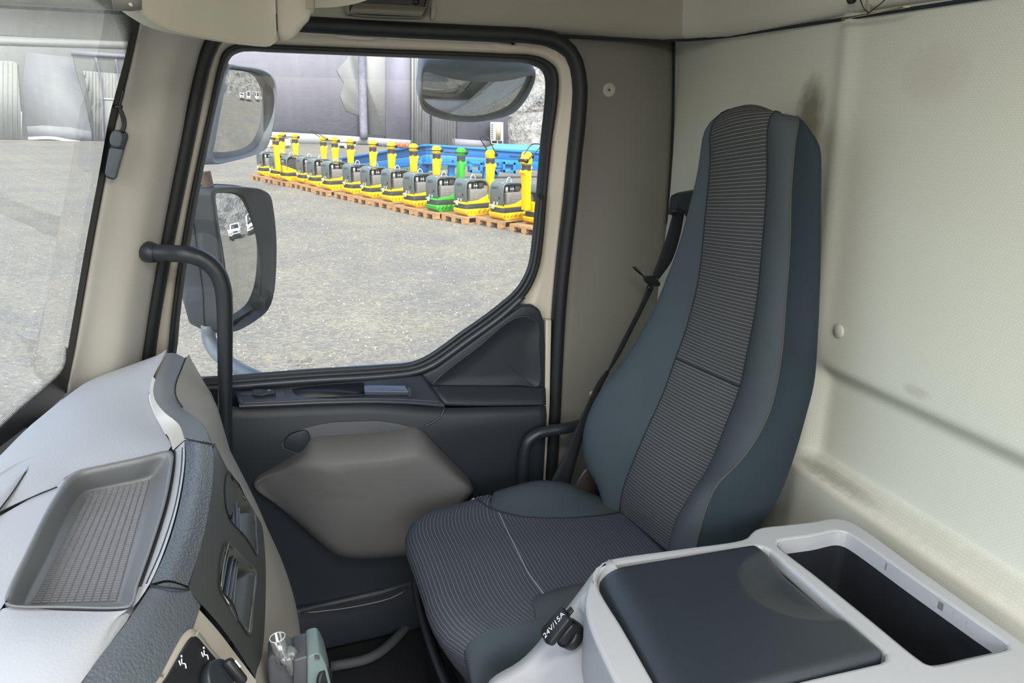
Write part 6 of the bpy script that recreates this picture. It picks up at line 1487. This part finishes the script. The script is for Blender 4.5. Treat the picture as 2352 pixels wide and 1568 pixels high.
ringloft('housing', [g_in, [a.lerp(b, 0.5)+n2v*0.002 for a, b in zip(g_, r_)], r_, [p+(p-oR)*0.02 for p in bk], [cb+(p-cb)*0.92 for p in bk2], [cb+(p-cb)*0.03+V((-0.03, 0.02, 0)) for p in bk2]], mHOUSG, wm, 140)
tube('mirror_arm', [P(512, 150, y=2.05), P(505, 100, y=2.0), P(520, 60, y=1.9)], 0.014, mTUBEG, wm, 12, 10)
# kerb mirror over the window
km = thing('kerb_mirror', 'dusty half-oval kerb mirror hanging above the passenger window', 'wing mirror', (0.5, 1.95, 2.35))
o3 = P(1098, 215, y=1.88); n3v = V((0.06, -0.80, -0.60)).normalized(); R3 = 0.75
G3 = [(974, 164), (1010, 172), (1050, 181), (1090, 186), (1130, 186), (1175, 181), (1224, 172), (1222, 190), (1203, 224), (1174, 254), (1126, 269), (1074, 274), (1014, 266), (978, 249), (969, 229), (970, 200)]
R3L = [(976, 143), (1010, 138), (1050, 136), (1090, 136), (1130, 138), (1175, 142), (1222, 152), (1231, 172), (1210, 226), (1179, 260), (1128, 275), (1074, 280), (1011, 272), (973, 254), (963, 230), (966, 200)]
g_ = [PN(a, b, o3, n3v) for a, b in G3]; r_ = [PN(a, b, o3, n3v) for a, b in R3L]
dome(cat(g_, 70, True), o3, n3v, R3, 0, 'mirror_glass', mMIRD, km)
g2_ = [p-n3v*0.01 for p in g_]
bk = [p-n3v*0.05 for p in r_]; cb = sum(bk, V())/len(bk)
ringloft('housing', [g2_, [p+n3v*0.004 for p in g_], [a.lerp(b, 0.5)+n3v*0.006 for a, b in zip(g_, r_)], r_, [cb+(p-cb)*0.98 for p in bk], [cb+(p-cb)*0.7-n3v*0.05 for p in bk], [cb+(p-cb)*0.03-n3v*0.06 for p in bk]], mHOUSG, km, 140)
tube('mirror_arm', [P(1110, 150, y=1.90), P(1108, 120, y=1.87), P(1105, 90, y=1.82), P(1100, 60, y=1.77)], [0.035, 0.03, 0.025], mHOUSG, km, 14, 12)

# ------------------------------------------------------------------ parked cars seen in the mirrors
mCARW = plain('white car paint', (235, 236, 236), 0.25, var=0.02); mCARG = plain('dark car glass', (30, 34, 38), 0.1, var=0.1); mTYRE = plain('tyre rubber', (26, 26, 28), 0.8)
def car(loc, face, label, van=False):
    """front of the car looks along +x of its own axes"""
    t = thing('car', label, 'car', (0, 0, 0), 'white vehicles parked by the rock bank')
    hgt = 2.0 if van else 1.5
    body = [(-2.2, 0.35), (2.15, 0.32), (2.25, 0.55), (2.2, 0.82), (1.3, 0.98), (0.55 if not van else 0.9, hgt), (-1.5, hgt+0.02), (-2.1, 1.05), (-2.25, 0.7)]
    prism('body', [V((x, -0.88, z)) for x, z in body], (0, 1.76, 0), mCARW, t, 0.10, 3)
    x0 = 0.55 if not van else 0.9
    prism('windscreen', [V((1.24, -0.72, 1.03)), V((1.24, 0.72, 1.03)), V((x0+0.08, 0.62, hgt-0.09)), V((x0+0.08, -0.62, hgt-0.09))], (0.03, 0, 0.03), mCARG, t, 0)
    for s in (-1, 1):
        prism('side_window', [V((1.0, s*0.875, 1.0)), V((x0-0.05, s*0.875, hgt-0.12)), V((-1.3, s*0.875, hgt-0.1)), V((-1.7, s*0.875, 1.05))], (0, s*0.02, 0), mCARG, t, 0)
        box('headlamp', (2.2, s*0.66, 0.74), (0.10, 0.30, 0.12), mSILV, t, 0.02); box('mirror', (0.95, s*0.98, 1.05), (0.12, 0.2, 0.14), mCARW, t, 0.03)
        for x_ in (-1.4, 1.4): lathe('wheel', (x_, s*0.70, 0.33), (0, s, 0), [(0.0, 0), (0.33, 0.0), (0.33, 0.2), (0.20, 0.21), (0.0, 0.19)], mTYRE, t, 18)
    box('grille', (2.24, 0, 0.72), (0.06, 0.8, 0.14), mCARG, t, 0.02); box('bumper', (2.22, 0, 0.42), (0.12, 1.6, 0.14), mCARG, t, 0.03)
    t.location = loc; t.rotation_euler = (0, 0, face); return t
def place_car(px, py_, label, van=False, o=o1, n=n1v, R=R1, far=24):
    h_ = refl(px, py_, o, n, R)
    q = h_[2] if (h_ and h_[2] is not None) else None
    if q is None or (q-CAM).length > far: d = V((h_[1].x, h_[1].y, 0)).normalized(); q = V((h_[0].x, h_[0].y, 0))+d*far
    car((q.x, q.y, 0), math.atan2(-q.y+1.9, -q.x), label, van); return q
q1 = place_car(541, 538, 'white car seen head-on in the big wing mirror, toward its middle')
q2 = place_car(577, 520, 'white car seen at the edge of the big wing mirror glass', True)
for k, (x, y_) in enumerate(((27.5, -6), (28, 13.5), (28, 18))):
    car((x-2, y_, 0), math.pi+0.1*k, ('white van in the wide-angle mirror, first of three by the rock', 'white van in the wide-angle mirror, middle one by the rock', 'white van in the wide-angle mirror, last one by the rock')[k], True)
